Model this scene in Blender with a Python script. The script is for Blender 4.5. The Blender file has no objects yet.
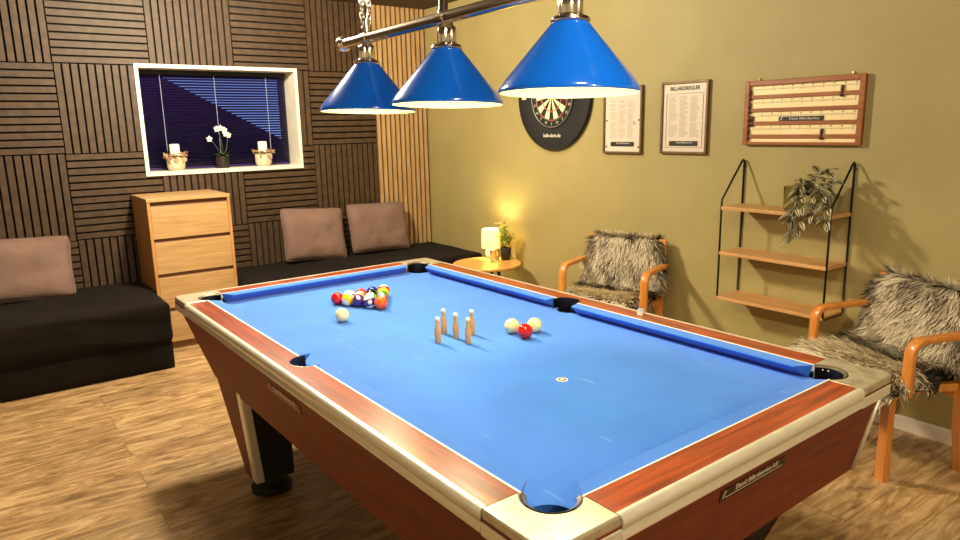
import bpy, bmesh, math, random
from mathutils import Vector, Matrix, noise
rnd = random.Random(7)
sc = bpy.context.scene
C = sc.collection
PI = math.pi
V = Vector

# ------------------------------------------------------------------ helpers
def tag(o, label=None, cat=None, group=None, kind=None):
    if label: o['label'] = label
    if cat: o['category'] = cat
    if group: o['group'] = group
    if kind: o['kind'] = kind
    return o

def empty(name, loc=(0, 0, 0), rz=0.0, label=None, cat=None, group=None):
    o = bpy.data.objects.new(name, None)
    o.empty_display_size = 0.05
    C.objects.link(o)
    o.location = loc
    o.rotation_euler = (0, 0, rz)
    return tag(o, label, cat, group)

class B:
    """a bmesh with shape helpers"""
    def __init__(self):
        self.bm = bmesh.new()
        self.mi = 0
        self.col = None
    def v(self, p):
        return self.bm.verts.new(p)
    def face(self, vs, mi=None):
        try:
            f = self.bm.faces.new(vs)
        except ValueError:
            return None
        f.material_index = self.mi if mi is None else mi
        return f
    def box(self, x0, x1, y0, y1, z0, z1, mi=None, m=None):
        P = [(x0, y0, z0), (x1, y0, z0), (x1, y1, z0), (x0, y1, z0), (x0, y0, z1), (x1, y0, z1), (x1, y1, z1), (x0, y1, z1)]
        return self.hexa(P, mi, m)
    def hexa(self, P, mi=None, m=None):
        vs = [self.v(m @ V(p) if m else p) for p in P]
        for q in ((3, 2, 1, 0), (4, 5, 6, 7), (0, 1, 5, 4), (1, 2, 6, 5), (2, 3, 7, 6), (3, 0, 4, 7)):
            self.face([vs[i] for i in q], mi)
        return vs
    def prism(self, poly, z0, z1, mi=None, m=None):
        a = [self.v(m @ V((x, y, z0)) if m else (x, y, z0)) for x, y in poly]
        b = [self.v(m @ V((x, y, z1)) if m else (x, y, z1)) for x, y in poly]
        self.face(a[::-1], mi); self.face(b, mi)
        n = len(poly)
        for i in range(n):
            self.face([a[i], a[(i + 1) % n], b[(i + 1) % n], b[i]], mi)
    def lathe(self, prof, seg=24, c=(0, 0, 0), mi=None, m=None, flute=0, fl=0.0):
        rings = []
        for r, z in prof:
            ring = []
            for k in range(seg):
                a = 2 * PI * k / seg
                rr = r * (1 + (fl * math.cos(flute * a) if flute else 0))
                p = V((c[0] + rr * math.cos(a), c[1] + rr * math.sin(a), c[2] + z))
                ring.append(self.v(m @ p if m else p))
            rings.append(ring)
        for i in range(len(rings) - 1):
            for k in range(seg):
                k2 = (k + 1) % seg
                self.face([rings[i][k], rings[i][k2], rings[i + 1][k2], rings[i + 1][k]], mi)
        if prof[0][0] > 1e-5: self.face(rings[0][::-1], mi)
        if prof[-1][0] > 1e-5: self.face(rings[-1], mi)
        return rings
    def open_lathe(self, prof, seg=24, c=(0, 0, 0), mi=None):
        rings = [[self.v((c[0] + r * math.cos(2 * PI * k / seg), c[1] + r * math.sin(2 * PI * k / seg), c[2] + z)) for k in range(seg)] for r, z in prof]
        for i in range(len(rings) - 1):
            for k in range(seg):
                k2 = (k + 1) % seg
                self.face([rings[i][k], rings[i][k2], rings[i + 1][k2], rings[i + 1][k]], mi)
    def tube(self, pts, r, seg=8, mi=None, closed=False, cap=True):
        pts = [V(p) for p in pts]
        n = len(pts)
        rs = r if isinstance(r, (list, tuple)) else [r] * n
        rings = []
        up = None
        for i, p in enumerate(pts):
            if closed:
                t = pts[(i + 1) % n] - pts[i - 1]
            else:
                t = pts[min(i + 1, n - 1)] - pts[max(i - 1, 0)]
            t.normalize()
            if up is None:
                up = V((0, 0, 1)) if abs(t.z) < 0.9 else V((1, 0, 0))
            s = t.cross(up).normalized()
            up = s.cross(t).normalized()
            rings.append([self.v(p + s * rs[i] * math.cos(2 * PI * k / seg) + up * rs[i] * math.sin(2 * PI * k / seg)) for k in range(seg)])
        for i in range(n if closed else n - 1):
            j = (i + 1) % n
            for k in range(seg):
                k2 = (k + 1) % seg
                self.face([rings[i][k], rings[i][k2], rings[j][k2], rings[j][k]], mi)
        if cap and not closed:
            self.face(rings[0][::-1], mi); self.face(rings[-1], mi)
    def sweep(self, prof, pts, side, upv=V((0, 0, 1)), mi=None):
        """extrude the profile (u along side, z up) between points"""
        rings = [[self.v(V(p) + V(side) * u + upv * z) for u, z in prof] for p in pts]
        n = len(prof)
        for i in range(len(rings) - 1):
            for k in range(n):
                k2 = (k + 1) % n
                self.face([rings[i][k], rings[i][k2], rings[i + 1][k2], rings[i + 1][k]], mi)
        self.face(rings[0][::-1], mi); self.face(rings[-1], mi)
    def strip(self, path, w, t, wid=V((1, 0, 0)), mi=None):
        """bent laminated strip: rectangular section w (along wid) x t following the path"""
        path = [V(p) for p in path]
        rings = []
        n = len(path)
        for i, p in enumerate(path):
            tg = (path[min(i + 1, n - 1)] - path[max(i - 1, 0)]).normalized()
            nn = tg.cross(wid).normalized()
            b = 0.14
            sec = [(-.5, -.5 + b * .6), (-.5 + b * .3, -.5), (.5 - b * .3, -.5), (.5, -.5 + b * .6), (.5, .5 - b * .6), (.5 - b * .3, .5), (-.5 + b * .3, .5), (-.5, .5 - b * .6)]
            rings.append([self.v(p + wid * (w * a) + nn * (t * c)) for a, c in sec])
        for i in range(n - 1):
            for k in range(8):
                k2 = (k + 1) % 8
                self.face([rings[i][k], rings[i][k2], rings[i + 1][k2], rings[i + 1][k]], mi)
        self.face(rings[0][::-1], mi); self.face(rings[-1], mi)
    def sphere(self, c, r, u=20, w=12, mi=None, sz=1.0):
        m = Matrix.Translation(V(c)) @ Matrix.Diagonal((r, r, r * sz, 1))
        ret = bmesh.ops.create_uvsphere(self.bm, u_segments=u, v_segments=w, radius=1.0, matrix=m)
        for vv in ret['verts']:
            for f in vv.link_faces: f.material_index = self.mi if mi is None else mi
    def build(self, name, mats, parent=None, smooth=False, recalc=True, bevel=None, auto=None):
        bm = self.bm
        if recalc: bmesh.ops.recalc_face_normals(bm, faces=bm.faces[:])
        if auto is not None:
            for f in bm.faces: f.smooth = True
            for e in bm.edges:
                if len(e.link_faces) == 2 and e.calc_face_angle(0) > auto: e.smooth = False
        elif smooth:
            for f in bm.faces: f.smooth = True
        me = bpy.data.meshes.new(name)
        bm.to_mesh(me); bm.free()
        if not isinstance(mats, (list, tuple)): mats = [mats]
        for mm in mats: me.materials.append(mm)
        o = bpy.data.objects.new(name, me)
        C.objects.link(o)
        if parent: o.parent = parent
        if bevel:
            md = o.modifiers.new('bevel', 'BEVEL'); md.width = bevel; md.segments = 2; md.limit_method = 'ANGLE'; md.angle_limit = 0.7
        return o

def text(name, s, size, mat, parent=None, m=None, align='CENTER', depth=0.0004, sx=1.0, offset=0.0):
    cu = bpy.data.curves.new(name, 'FONT')
    cu.body = s; cu.size = size; cu.align_x = align; cu.align_y = 'CENTER'; cu.extrude = depth; cu.resolution_u = 2; cu.offset = offset
    to = bpy.data.objects.new(name, cu); C.objects.link(to)
    dg = bpy.context.evaluated_depsgraph_get(); dg.update()
    me = bpy.data.meshes.new_from_object(to.evaluated_get(dg))
    bpy.data.objects.remove(to); bpy.data.curves.remove(cu)
    me.materials.clear(); me.materials.append(mat)
    if sx != 1.0: me.transform(Matrix.Diagonal((sx, 1, 1, 1)))
    if m: me.transform(m)
    o = bpy.data.objects.new(name, me); C.objects.link(o)
    if parent: o.parent = parent
    return o

# ------------------------------------------------------------------ materials
def hexc(r, g, b):
    f = lambda c: (c / 255 / 12.92) if c / 255 <= .04045 else ((c / 255 + .055) / 1.055) ** 2.4
    return (f(r), f(g), f(b), 1)

def mat(name, col, rough=.5, metal=0.0, coat=0.0, spec=.5, emit=None, es=0.0, trans=0.0, sheen=0.0, alpha=None):
    m = bpy.data.materials.new(name); m.use_nodes = True
    p = m.node_tree.nodes['Principled BSDF']
    p.inputs['Base Color'].default_value = col if len(col) == 4 else (*col, 1)
    p.inputs['Roughness'].default_value = rough
    p.inputs['Metallic'].default_value = metal
    p.inputs['Coat Weight'].default_value = coat
    p.inputs['Coat Roughness'].default_value = .08
    p.inputs['Specular IOR Level'].default_value = spec
    p.inputs['Transmission Weight'].default_value = trans
    p.inputs['Sheen Weight'].default_value = sheen
    if emit:
        p.inputs['Emission Color'].default_value = emit if len(emit) == 4 else (*emit, 1)
        p.inputs['Emission Strength'].default_value = es
    return m

def N(m, t, **kw):
    n = m.node_tree.nodes.new(t)
    for k, v in kw.items(): setattr(n, k, v)
    return n
def L(m, a, b): m.node_tree.links.new(a, b)

def noisy(name, c1, c2, scale=(1, 1, 1), nscale=6.0, detail=6.0, rough=.5, lo=.35, hi=.65, bump=0.0, metal=0.0, coat=0.0, bscale=None, sheen=0.0, coord='Object', dist=0.0, rrange=None):
    m = mat(name, c1, rough, metal, coat, sheen=sheen)
    p = m.node_tree.nodes['Principled BSDF']
    tc = N(m, 'ShaderNodeTexCoord'); mp = N(m, 'ShaderNodeMapping')
    mp.inputs['Scale'].default_value = scale
    L(m, tc.outputs[coord], mp.inputs['Vector'])
    nz = N(m, 'ShaderNodeTexNoise'); nz.inputs['Scale'].default_value = nscale; nz.inputs['Detail'].default_value = detail; nz.inputs['Distortion'].default_value = dist
    L(m, mp.outputs[0], nz.inputs['Vector'])
    rp = N(m, 'ShaderNodeValToRGB')
    rp.color_ramp.elements[0].position = lo; rp.color_ramp.elements[0].color = c1
    rp.color_ramp.elements[1].position = hi; rp.color_ramp.elements[1].color = c2
    L(m, nz.outputs['Fac'], rp.inputs['Fac']); L(m, rp.outputs['Color'], p.inputs['Base Color'])
    if rrange:
        mr = N(m, 'ShaderNodeMapRange'); mr.inputs['To Min'].default_value = rrange[0]; mr.inputs['To Max'].default_value = rrange[1]
        L(m, nz.outputs['Fac'], mr.inputs['Value']); L(m, mr.outputs[0], p.inputs['Roughness'])
    if bump:
        bp = N(m, 'ShaderNodeBump'); bp.inputs['Strength'].default_value = bump; bp.inputs['Distance'].default_value = .01
        if bscale:
            n2 = N(m, 'ShaderNodeTexNoise'); n2.inputs['Scale'].default_value = bscale; n2.inputs['Detail'].default_value = 3
            L(m, tc.outputs[coord], n2.inputs['Vector']); L(m, n2.outputs['Fac'], bp.inputs['Height'])
        else:
            L(m, nz.outputs['Fac'], bp.inputs['Height'])
        L(m, bp.outputs[0], p.inputs['Normal'])
    return m

def wood(name, c1, c2, axis='x', rough=.4, coat=0.0, scale=1.0, bump=.05):
    s = {'x': (1.5, 22, 22), 'y': (22, 1.5, 22), 'z': (22, 22, 1.5)}[axis]
    return noisy(name, c1, c2, tuple(k * scale for k in s), 2.2, 8, rough, .3, .7, bump, coat=coat, dist=.6)

M = {}
M['olive'] = noisy('olive_paint', hexc(156, 142, 90), hexc(162, 148, 96), (1, 1, 1), 3, 3, .62, bump=.04, bscale=220)
M['felt'] = mat('black_felt', hexc(9, 7, 6), 1.0)
M['slat_dark'] = noisy('walnut_slat', hexc(58, 41, 24), hexc(78, 56, 34), (14, 14, 14), 1.2, 5, .6, bump=.05)
M['slat_light'] = noisy('oak_slat', hexc(176, 140, 92), hexc(196, 160, 110), (14, 14, 3), 1.5, 5, .55)
M['ceiling'] = noisy('ceiling_toned_unlit', hexc(70, 56, 40), hexc(80, 64, 46), (1, 1, 1), 4, 3, .8)  # dark base colour stands in for the ceiling being unlit
M['plaster'] = noisy('plain_wall', hexc(206, 198, 176), hexc(212, 204, 184), (1, 1, 1), 4, 3, .8)
M['white_paint'] = noisy('white_paint', hexc(226, 220, 206), hexc(236, 230, 216), (1, 1, 1), 8, 3, .45)
M['mahogany'] = wood('mahogany_rail', hexc(104, 36, 12), hexc(172, 72, 26), 'y', .3, .35)
M['mahogany_x'] = wood('mahogany_rail_short', hexc(104, 36, 12), hexc(172, 72, 26), 'x', .3, .35)
M['apron'] = wood('mahogany_apron', hexc(98, 37, 14), hexc(126, 52, 21), 'y', .6, 0)
M['apron_x'] = wood('mahogany_apron_short', hexc(98, 37, 14), hexc(126, 52, 21), 'x', .6, 0)
M['trim'] = noisy('brushed_aluminium_trim', hexc(226, 220, 200), hexc(236, 230, 212), (2, 2, 20), 8, 3, .3, metal=.45, rrange=(.28, .4))
M['cap'] = noisy('worn_metal_corner', hexc(206, 198, 174), hexc(168, 158, 132), (1, 1, 1), 26, 10, .36, metal=.6, lo=.45, hi=.75, rrange=(.22, .46))
M['white_line'] = mat('white_inlay', hexc(236, 232, 220), .4)
M['black_plastic'] = mat('black_plastic', hexc(12, 11, 11), .35)
M['black_matte'] = mat('black_matte', hexc(10, 9, 9), .7)
M['black_metal'] = mat('black_metal', hexc(18, 17, 16), .4, .3)
M['chrome'] = mat('chrome', hexc(226, 218, 202), .16, 1.0)
M['shade_blue'] = mat('blue_enamel', hexc(10, 104, 226), .16, 0.0, .5)
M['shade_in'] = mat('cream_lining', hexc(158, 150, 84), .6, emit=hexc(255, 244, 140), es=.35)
M['bulb'] = mat('bulb_glow', (1, 1, 1), .3, emit=hexc(255, 226, 150), es=9)
M['oak'] = wood('oak_veneer', hexc(172, 134, 84), hexc(198, 160, 110), 'x', .42)
M['oak_z'] = wood('oak_veneer_side', hexc(176, 122, 68), hexc(200, 148, 90), 'z', .45)
M['oak_dark'] = mat('oak_groove', hexc(120, 78, 38), .6)
M['shelfwood'] = wood('shelf_oak', hexc(186, 136, 80), hexc(210, 162, 102), 'y', .45)
M['tablewood'] = wood('side_table_oak', hexc(206, 150, 74), hexc(222, 172, 96), 'y', .35, .2)
M['bentwood'] = wood('bentwood_beech', hexc(196, 120, 50), hexc(216, 144, 66), 'z', .35, .3)
M['bedcover'] = noisy('black_brown_cotton', hexc(19, 14, 11), hexc(25, 19, 15), (1, 1, 1), 5, 4, .9, bump=.12, bscale=260, sheen=.02)
M['bedcover'].node_tree.nodes['Principled BSDF'].inputs['Specular IOR Level'].default_value = .12
M['pillow'] = noisy('mauve_brown_cotton', hexc(116, 90, 80), hexc(130, 102, 90), (1, 1, 1), 6, 4, .9, bump=.15, bscale=180, sheen=.1)
M['ceramic_ribbed'] = noisy('ribbed_white_ceramic', hexc(226, 210, 180), hexc(206, 188, 156), (1, 1, 1), 18, 4, .5)
M['ceramic'] = mat('white_ceramic', hexc(240, 232, 210), .25)
M['wax'] = mat('white_wax', hexc(246, 236, 218), .5)
M['dried'] = noisy('dried_flowers', hexc(150, 112, 80), hexc(206, 170, 132), (1, 1, 1), 60, 3, .8)
M['orchid_green'] = noisy('orchid_green', hexc(70, 96, 40), hexc(110, 130, 62), (1, 1, 1), 40, 3, .45)
M['petal'] = mat('white_petal', hexc(244, 238, 224), .6)
M['gold'] = mat('orchid_heart', hexc(210, 170, 60), .5)
M['potdark'] = mat('dark_brown_pot', hexc(36, 28, 24), .5)
M['leafgreen'] = noisy('yellow_green_leaf', hexc(176, 192, 60), hexc(240, 238, 130), (1, 1, 1), 50, 3, .5)
M['stem'] = mat('stem', hexc(70, 80, 36), .6)
M['poster'] = mat('poster_paper', hexc(214, 200, 182), .45)
M['poster_in'] = mat('poster_sheet', hexc(220, 206, 188), .4)
M['poster_line'] = mat('poster_print', hexc(176, 160, 144), .6)
M['ink'] = mat('black_ink', hexc(24, 20, 18), .5)
M['frame'] = noisy('bronze_frame', hexc(96, 74, 44), hexc(116, 92, 56), (1, 1, 1), 20, 3, .45, metal=.3)
M['cream'] = noisy('cream_scale', hexc(240, 216, 160), hexc(246, 226, 174), (1, 1, 1), 6, 3, .5)
M['scorewood'] = wood('score_board_wood', hexc(134, 72, 24), hexc(162, 96, 38), 'y', .4, .2)
M['marker'] = mat('dark_red_marker', hexc(74, 26, 14), .35)
M['brass'] = mat('brass_hook', hexc(220, 196, 120), .3, .8)
M['plate_white'] = mat('plate_lettering', hexc(214, 204, 184), .5)
M['plate_lt'] = mat('plate_faded_lettering', hexc(214, 196, 176), .5)
M['plate_brown'] = mat('brown_name_plate', hexc(96, 44, 22), .45)
M['plate'] = mat('name_plate', hexc(34, 20, 15), .4)
M['plate_black'] = mat('black_name_plate', hexc(20, 14, 12), .4)
M['blind'] = mat('navy_blind_slat', hexc(48, 34, 88), .28, .2)
M['cord'] = mat('blind_cord', hexc(150, 160, 186), .6)
M['rubber'] = mat('black_surround', hexc(9, 7, 6), .65)
M['dart_red'] = mat('dart_red', hexc(178, 50, 32), .7)
M['dart_green'] = mat('dart_green', hexc(60, 96, 52), .7)
M['dart_black'] = mat('dart_black', hexc(26, 22, 18), .8)
M['dart_cream'] = mat('dart_cream', hexc(236, 218, 168), .8)
M['wire'] = mat('dart_wire', hexc(190, 184, 170), .35, .7)
M['pin'] = wood('pin_wood', hexc(206, 154, 92), hexc(224, 178, 116), 'z', .4, .2, 3.0)
M['pin_cap'] = mat('pin_white_top', hexc(240, 232, 214), .4)
M['chalk'] = noisy('chalk_paper', hexc(224, 218, 206), hexc(196, 190, 180), (1, 1, 1), 80, 2, .8)
M['chalk_top'] = mat('chalk_blue_top', hexc(150, 166, 190), .9)
M['roof_out'] = noisy('dusk_gable', hexc(34, 20, 44), hexc(40, 24, 52), (1, 1, 1), 2, 2, .9)
M['digit'] = mat('number_black', hexc(14, 14, 14), .3)
M['spot_white'] = mat('number_white', hexc(244, 236, 214), .15, coat=.3)

def glass(name, col, rough=.03):
    m = mat(name, col, rough, trans=1.0)
    m.node_tree.nodes['Principled BSDF'].inputs['IOR'].default_value = 1.3
    return m
M['band'] = noisy('pocket_edge_band', hexc(140, 130, 108), hexc(112, 102, 84), (1, 1, 1), 30, 4, .4, metal=.5)
M['glass'] = glass('clear_glass', hexc(250, 246, 236))
M['greenglass'] = glass('pale_green_glass', hexc(214, 216, 160), .15)

def lampshade():
    m = bpy.data.materials.new('glowing_lampshade'); m.use_nodes = True
    nt = m.node_tree; nt.nodes.clear()
    out = N(m, 'ShaderNodeOutputMaterial'); d = N(m, 'ShaderNodeBsdfDiffuse'); t = N(m, 'ShaderNodeBsdfTranslucent'); e = N(m, 'ShaderNodeEmission')
    d.inputs[0].default_value = hexc(244, 232, 170); t.inputs[0].default_value = hexc(250, 236, 160)
    e.inputs[0].default_value = hexc(255, 236, 130); e.inputs[1].default_value = .8
    mx = N(m, 'ShaderNodeMixShader'); ad = N(m, 'ShaderNodeAddShader')
    L(m, d.outputs[0], mx.inputs[1]); L(m, t.outputs[0], mx.inputs[2]); L(m, mx.outputs[0], ad.inputs[0]); L(m, e.outputs[0], ad.inputs[1]); L(m, ad.outputs[0], out.inputs[0])
    return m
M['lampshade'] = lampshade()

def cloth():
    m = noisy('blue_cloth', hexc(32, 110, 214), hexc(38, 118, 222), (1, 1, 1), 5, 6, .95, bump=.08, bscale=500, sheen=.25)
    nt = m.node_tree; p = nt.nodes['Principled BSDF']
    src = p.inputs['Base Color'].links[0].from_socket
    tc = N(m, 'ShaderNodeTexCoord')
    # chalk dust: sparse pale specks
    vz = N(m, 'ShaderNodeTexVoronoi'); vz.inputs['Scale'].default_value = 60; L(m, tc.outputs['Object'], vz.inputs['Vector'])
    mr = N(m, 'ShaderNodeMapRange'); mr.inputs['From Min'].default_value = .06; mr.inputs['From Max'].default_value = .14; mr.inputs['To Min'].default_value = .55; mr.inputs['To Max'].default_value = 0
    L(m, vz.outputs['Distance'], mr.inputs['Value'])
    nz = N(m, 'ShaderNodeTexNoise'); nz.inputs['Scale'].default_value = 3.2; nz.inputs['Detail'].default_value = 6; L(m, tc.outputs['Object'], nz.inputs['Vector'])
    r2 = N(m, 'ShaderNodeMapRange'); r2.inputs['From Min'].default_value = .5; r2.inputs['From Max'].default_value = .72; L(m, nz.outputs['Fac'], r2.inputs['Value'])
    mu = N(m, 'ShaderNodeMath', operation='MULTIPLY'); L(m, mr.outputs[0], mu.inputs[0]); L(m, r2.outputs[0], mu.inputs[1])
    # long thin chalk streaks
    mp = N(m, 'ShaderNodeMapping'); mp.inputs['Scale'].default_value = (9, 1.6, 1); mp.inputs['Rotation'].default_value = (0, 0, .5); L(m, tc.outputs['Object'], mp.inputs['Vector'])
    n3 = N(m, 'ShaderNodeTexNoise'); n3.inputs['Scale'].default_value = 4; n3.inputs['Detail'].default_value = 2; L(m, mp.outputs[0], n3.inputs['Vector'])
    r3 = N(m, 'ShaderNodeMapRange'); r3.inputs['From Min'].default_value = .68; r3.inputs['From Max'].default_value = .8; r3.inputs['To Max'].default_value = .25; L(m, n3.outputs['Fac'], r3.inputs['Value'])
    ad = N(m, 'ShaderNodeMath', operation='ADD', use_clamp=True); L(m, mu.outputs[0], ad.inputs[0]); L(m, r3.outputs[0], ad.inputs[1])
    mx = N(m, 'ShaderNodeMixRGB'); mx.inputs[2].default_value = hexc(176, 206, 240)
    L(m, ad.outputs[0], mx.inputs[0]); L(m, src, mx.inputs[1]); L(m, mx.outputs[0], p.inputs['Base Color'])
    return m
M['cloth'] = cloth()
M['cushion'] = noisy('blue_cushion_cloth', hexc(26, 92, 206), hexc(32, 100, 214), (1, 1, 1), 5, 4, .95, sheen=.2)

def floor_mat():
    m = mat('oak_laminate', (1, 1, 1, 1), .42)
    nt = m.node_tree; p = nt.nodes['Principled BSDF']
    tc = N(m, 'ShaderNodeTexCoord')
    br = N(m, 'ShaderNodeTexBrick'); br.offset = .5; br.inputs['Scale'].default_value = 1.0
    br.inputs['Brick Width'].default_value = 2.05; br.inputs['Row Height'].default_value = .193; br.inputs['Mortar Size'].default_value = .0018; br.inputs['Mortar Smooth'].default_value = .3
    br.inputs['Color1'].default_value = (0, 0, 0, 1); br.inputs['Color2'].default_value = (1, 1, 1, 1); br.inputs['Mortar'].default_value = (.5, .5, .5, 1); br.inputs['Bias'].default_value = 0
    L(m, tc.outputs['Object'], br.inputs['Vector'])
    # grain shifted by plank
    sx = N(m, 'ShaderNodeVectorMath', operation='SCALE'); sx.inputs['Scale'].default_value = 9.0; L(m, br.outputs['Color'], sx.inputs[0])
    ad = N(m, 'ShaderNodeVectorMath', operation='ADD'); L(m, tc.outputs['Object'], ad.inputs[0]); L(m, sx.outputs[0], ad.inputs[1])
    mp = N(m, 'ShaderNodeMapping'); mp.inputs['Scale'].default_value = (1.7, 7.5, 1); L(m, ad.outputs[0], mp.inputs['Vector'])
    n1 = N(m, 'ShaderNodeTexNoise'); n1.inputs['Scale'].default_value = 2.2; n1.inputs['Detail'].default_value = 10; n1.inputs['Roughness'].default_value = .66; n1.inputs['Distortion'].default_value = 1.6; L(m, mp.outputs[0], n1.inputs['Vector'])
    rp = N(m, 'ShaderNodeValToRGB'); e = rp.color_ramp.elements
    e[0].position = .32; e[0].color = hexc(116, 88, 56); e[1].position = .66; e[1].color = hexc(214, 182, 134)
    k = e.new(.5); k.color = hexc(176, 142, 98)
    L(m, n1.outputs['Fac'], rp.inputs['Fac'])
    hs = N(m, 'ShaderNodeMixRGB', blend_type='MULTIPLY'); hs.inputs[0].default_value = 1
    r2 = N(m, 'ShaderNodeValToRGB'); r2.color_ramp.elements[0].color = (.8, .8, .8, 1); r2.color_ramp.elements[1].color = (1.06, 1.05, 1.03, 1)
    L(m, br.outputs['Color'], r2.inputs['Fac']); L(m, rp.outputs[0], hs.inputs[1]); L(m, r2.outputs[0], hs.inputs[2])
    mx = N(m, 'ShaderNodeMixRGB'); mx.inputs[2].default_value = hexc(92, 66, 40)
    sf = N(m, 'ShaderNodeMath', operation='MULTIPLY'); sf.inputs[1].default_value = .7; L(m, br.outputs['Fac'], sf.inputs[0])
    L(m, sf.outputs[0], mx.inputs[0]); L(m, hs.outputs[0], mx.inputs[1]); L(m, mx.outputs[0], p.inputs['Base Color'])
    bp = N(m, 'ShaderNodeBump'); bp.inputs['Strength'].default_value = .12; bp.inputs['Distance'].default_value = .004; L(m, n1.outputs['Fac'], bp.inputs['Height']); L(m, bp.outputs[0], p.inputs['Normal'])
    return m
M['floor'] = floor_mat()

def attr_mat(name, rough=.8, sheen=0.0, trans=False):
    m = mat(name, (1, 1, 1, 1), rough, sheen=sheen)
    a = N(m, 'ShaderNodeAttribute', attribute_name='tint')
    L(m, a.outputs['Color'], m.node_tree.nodes['Principled BSDF'].inputs['Base Color'])
    return m
M['fur'] = attr_mat('grey_brown_fur', .75)
M['varleaf'] = attr_mat('variegated_leaf', .45)

def ball_mat(name, col, stripe=False):
    m = mat(name, col, .08, coat=.4)
    if stripe:
        p = m.node_tree.nodes['Principled BSDF']
        tc = N(m, 'ShaderNodeTexCoord'); sp = N(m, 'ShaderNodeSeparateXYZ'); L(m, tc.outputs['Object'], sp.inputs[0])
        ab = N(m, 'ShaderNodeMath', operation='ABSOLUTE'); L(m, sp.outputs['Z'], ab.inputs[0])
        gt = N(m, 'ShaderNodeMath', operation='GREATER_THAN'); gt.inputs[1].default_value = .0155; L(m, ab.outputs[0], gt.inputs[0])
        mx = N(m, 'ShaderNodeMixRGB'); mx.inputs[1].default_value = col; mx.inputs[2].default_value = hexc(244, 236, 210)
        L(m, gt.outputs[0], mx.inputs[0]); L(m, mx.outputs[0], p.inputs['Base Color'])
    return m

# ------------------------------------------------------------------ setting
XR = 3.0524          # olive wall plane
XL, YN, ZC = -2.6, -7.6, 2.52

def struct(b, name, mats, parent=None, **kw):
    o = b.build(name, mats, parent, **kw)
    if parent is None: o['kind'] = 'structure'
    return o

b = B(); b.box(XL, XR, YN, .02, -.1, 0); struct(b, 'floor', M['floor'])
b = B(); b.box(XL, XR, YN, .02, ZC, ZC + .1); struct(b, 'ceiling', M['ceiling'])
b = B(); b.box(XR, XR + .15, YN, .35, -.1, ZC + .1); struct(b, 'wall_right', M['olive'])
b = B(); b.box(XL - .15, XL, YN, .35, -.1, ZC + .1); struct(b, 'wall_left', M['plaster'])
b = B(); b.box(XL - .15, XR + .15, YN - .15, YN, -.1, ZC + .1); struct(b, 'wall_front', M['plaster'])
WX0, WX1, WZ0, WZ1 = .608, 1.812, 1.18, 1.975     # outer window casing
b = B()
Y0, Y1 = .022, .30
b.box(XL, WX0 + .02, Y0, Y1, -.1, ZC + .1); b.box(WX1 - .02, XR, Y0, Y1, -.1, ZC + .1)
b.box(WX0 + .02, WX1 - .02, Y0, Y1, -.1, WZ0 + .02); b.box(WX0 + .02, WX1 - .02, Y0, Y1, WZ1 - .02, ZC + .1)
struct(b, 'wall_back', M['felt'])
# baseboard on the olive wall
b = B(); b.sweep([(0, 0), (-.014, 0), (-.014, .064), (-.008, .07), (0, .07)], [(XR, YN, 0), (XR, -.96, 0)], (1, 0, 0)); struct(b, 'baseboard_right', M['white_paint'])

# wooden slat cladding in a checkerboard of square panels
G = .6; PX0, PZ0 = .119, 1.9595
b = B()
def slat(x0, x1, z0, z1):
    # keep clear of the window opening
    if x1 <= WX0 or x0 >= WX1 or z1 <= WZ0 or z0 >= WZ1:
        b.box(x0, x1, 0, .0225, z0, z1); return
    if x0 < WX0 - .006: b.box(x0, WX0, 0, .0225, z0, z1)
    if x1 > WX1 + .006: b.box(WX1, x1, 0, .0225, z0, z1)
    if z1 - z0 > .1:
        if z0 < WZ0 - .01: b.box(max(x0, WX0), min(x1, WX1), 0, .0225, z0, WZ0)
        if z1 > WZ1 + .01: b.box(max(x0, WX0), min(x1, WX1), 0, .0225, WZ1, z1)
    elif z0 < WZ0 < z1: b.box(max(x0, WX0), min(x1, WX1), 0, .0225, z0, WZ0)
    elif z0 < WZ1 < z1: b.box(max(x0, WX0), min(x1, WX1), 0, .0225, WZ1, z1)
npi = 12; pit = G / npi
for col in range(-5, 4):
    for row in range(-1, 5):
        x0 = PX0 + col * G; zt_ = PZ0 - (row - 1) * G - G * 0
        zt_ = PZ0 + G - row * G
        x1 = x0 + G - .004; z0 = zt_ - G + .004
        z1 = min(zt_, ZC); z0 = max(z0, 0.0)
        if z1 - z0 < .03: continue
        xa = max(x0, XL)
        if x1 - xa < .05: continue
        vert = (col + row) % 2 == 1
        if vert:
            for k in range(npi):
                a = x0 + k * pit + .004
                if a > XL: slat(a, a + pit * .74, z0, z1)
        else:
            for k in range(npi):
                za = zt_ - k * pit - .004
                if za - pit * .74 >= 0 and za <= ZC: slat(xa, x1, za - pit * .74, za)
struct(b, 'trim_1', M['slat_dark'])
b = B()
n = 11; x0 = PX0 + 4 * G + .003; w = (XR - x0) / n
for k in range(n): b.box(x0 + k * w, x0 + k * w + w * .58, -.006, .0225, 0, ZC)
struct(b, 'trim_2', M['slat_light'])

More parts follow.
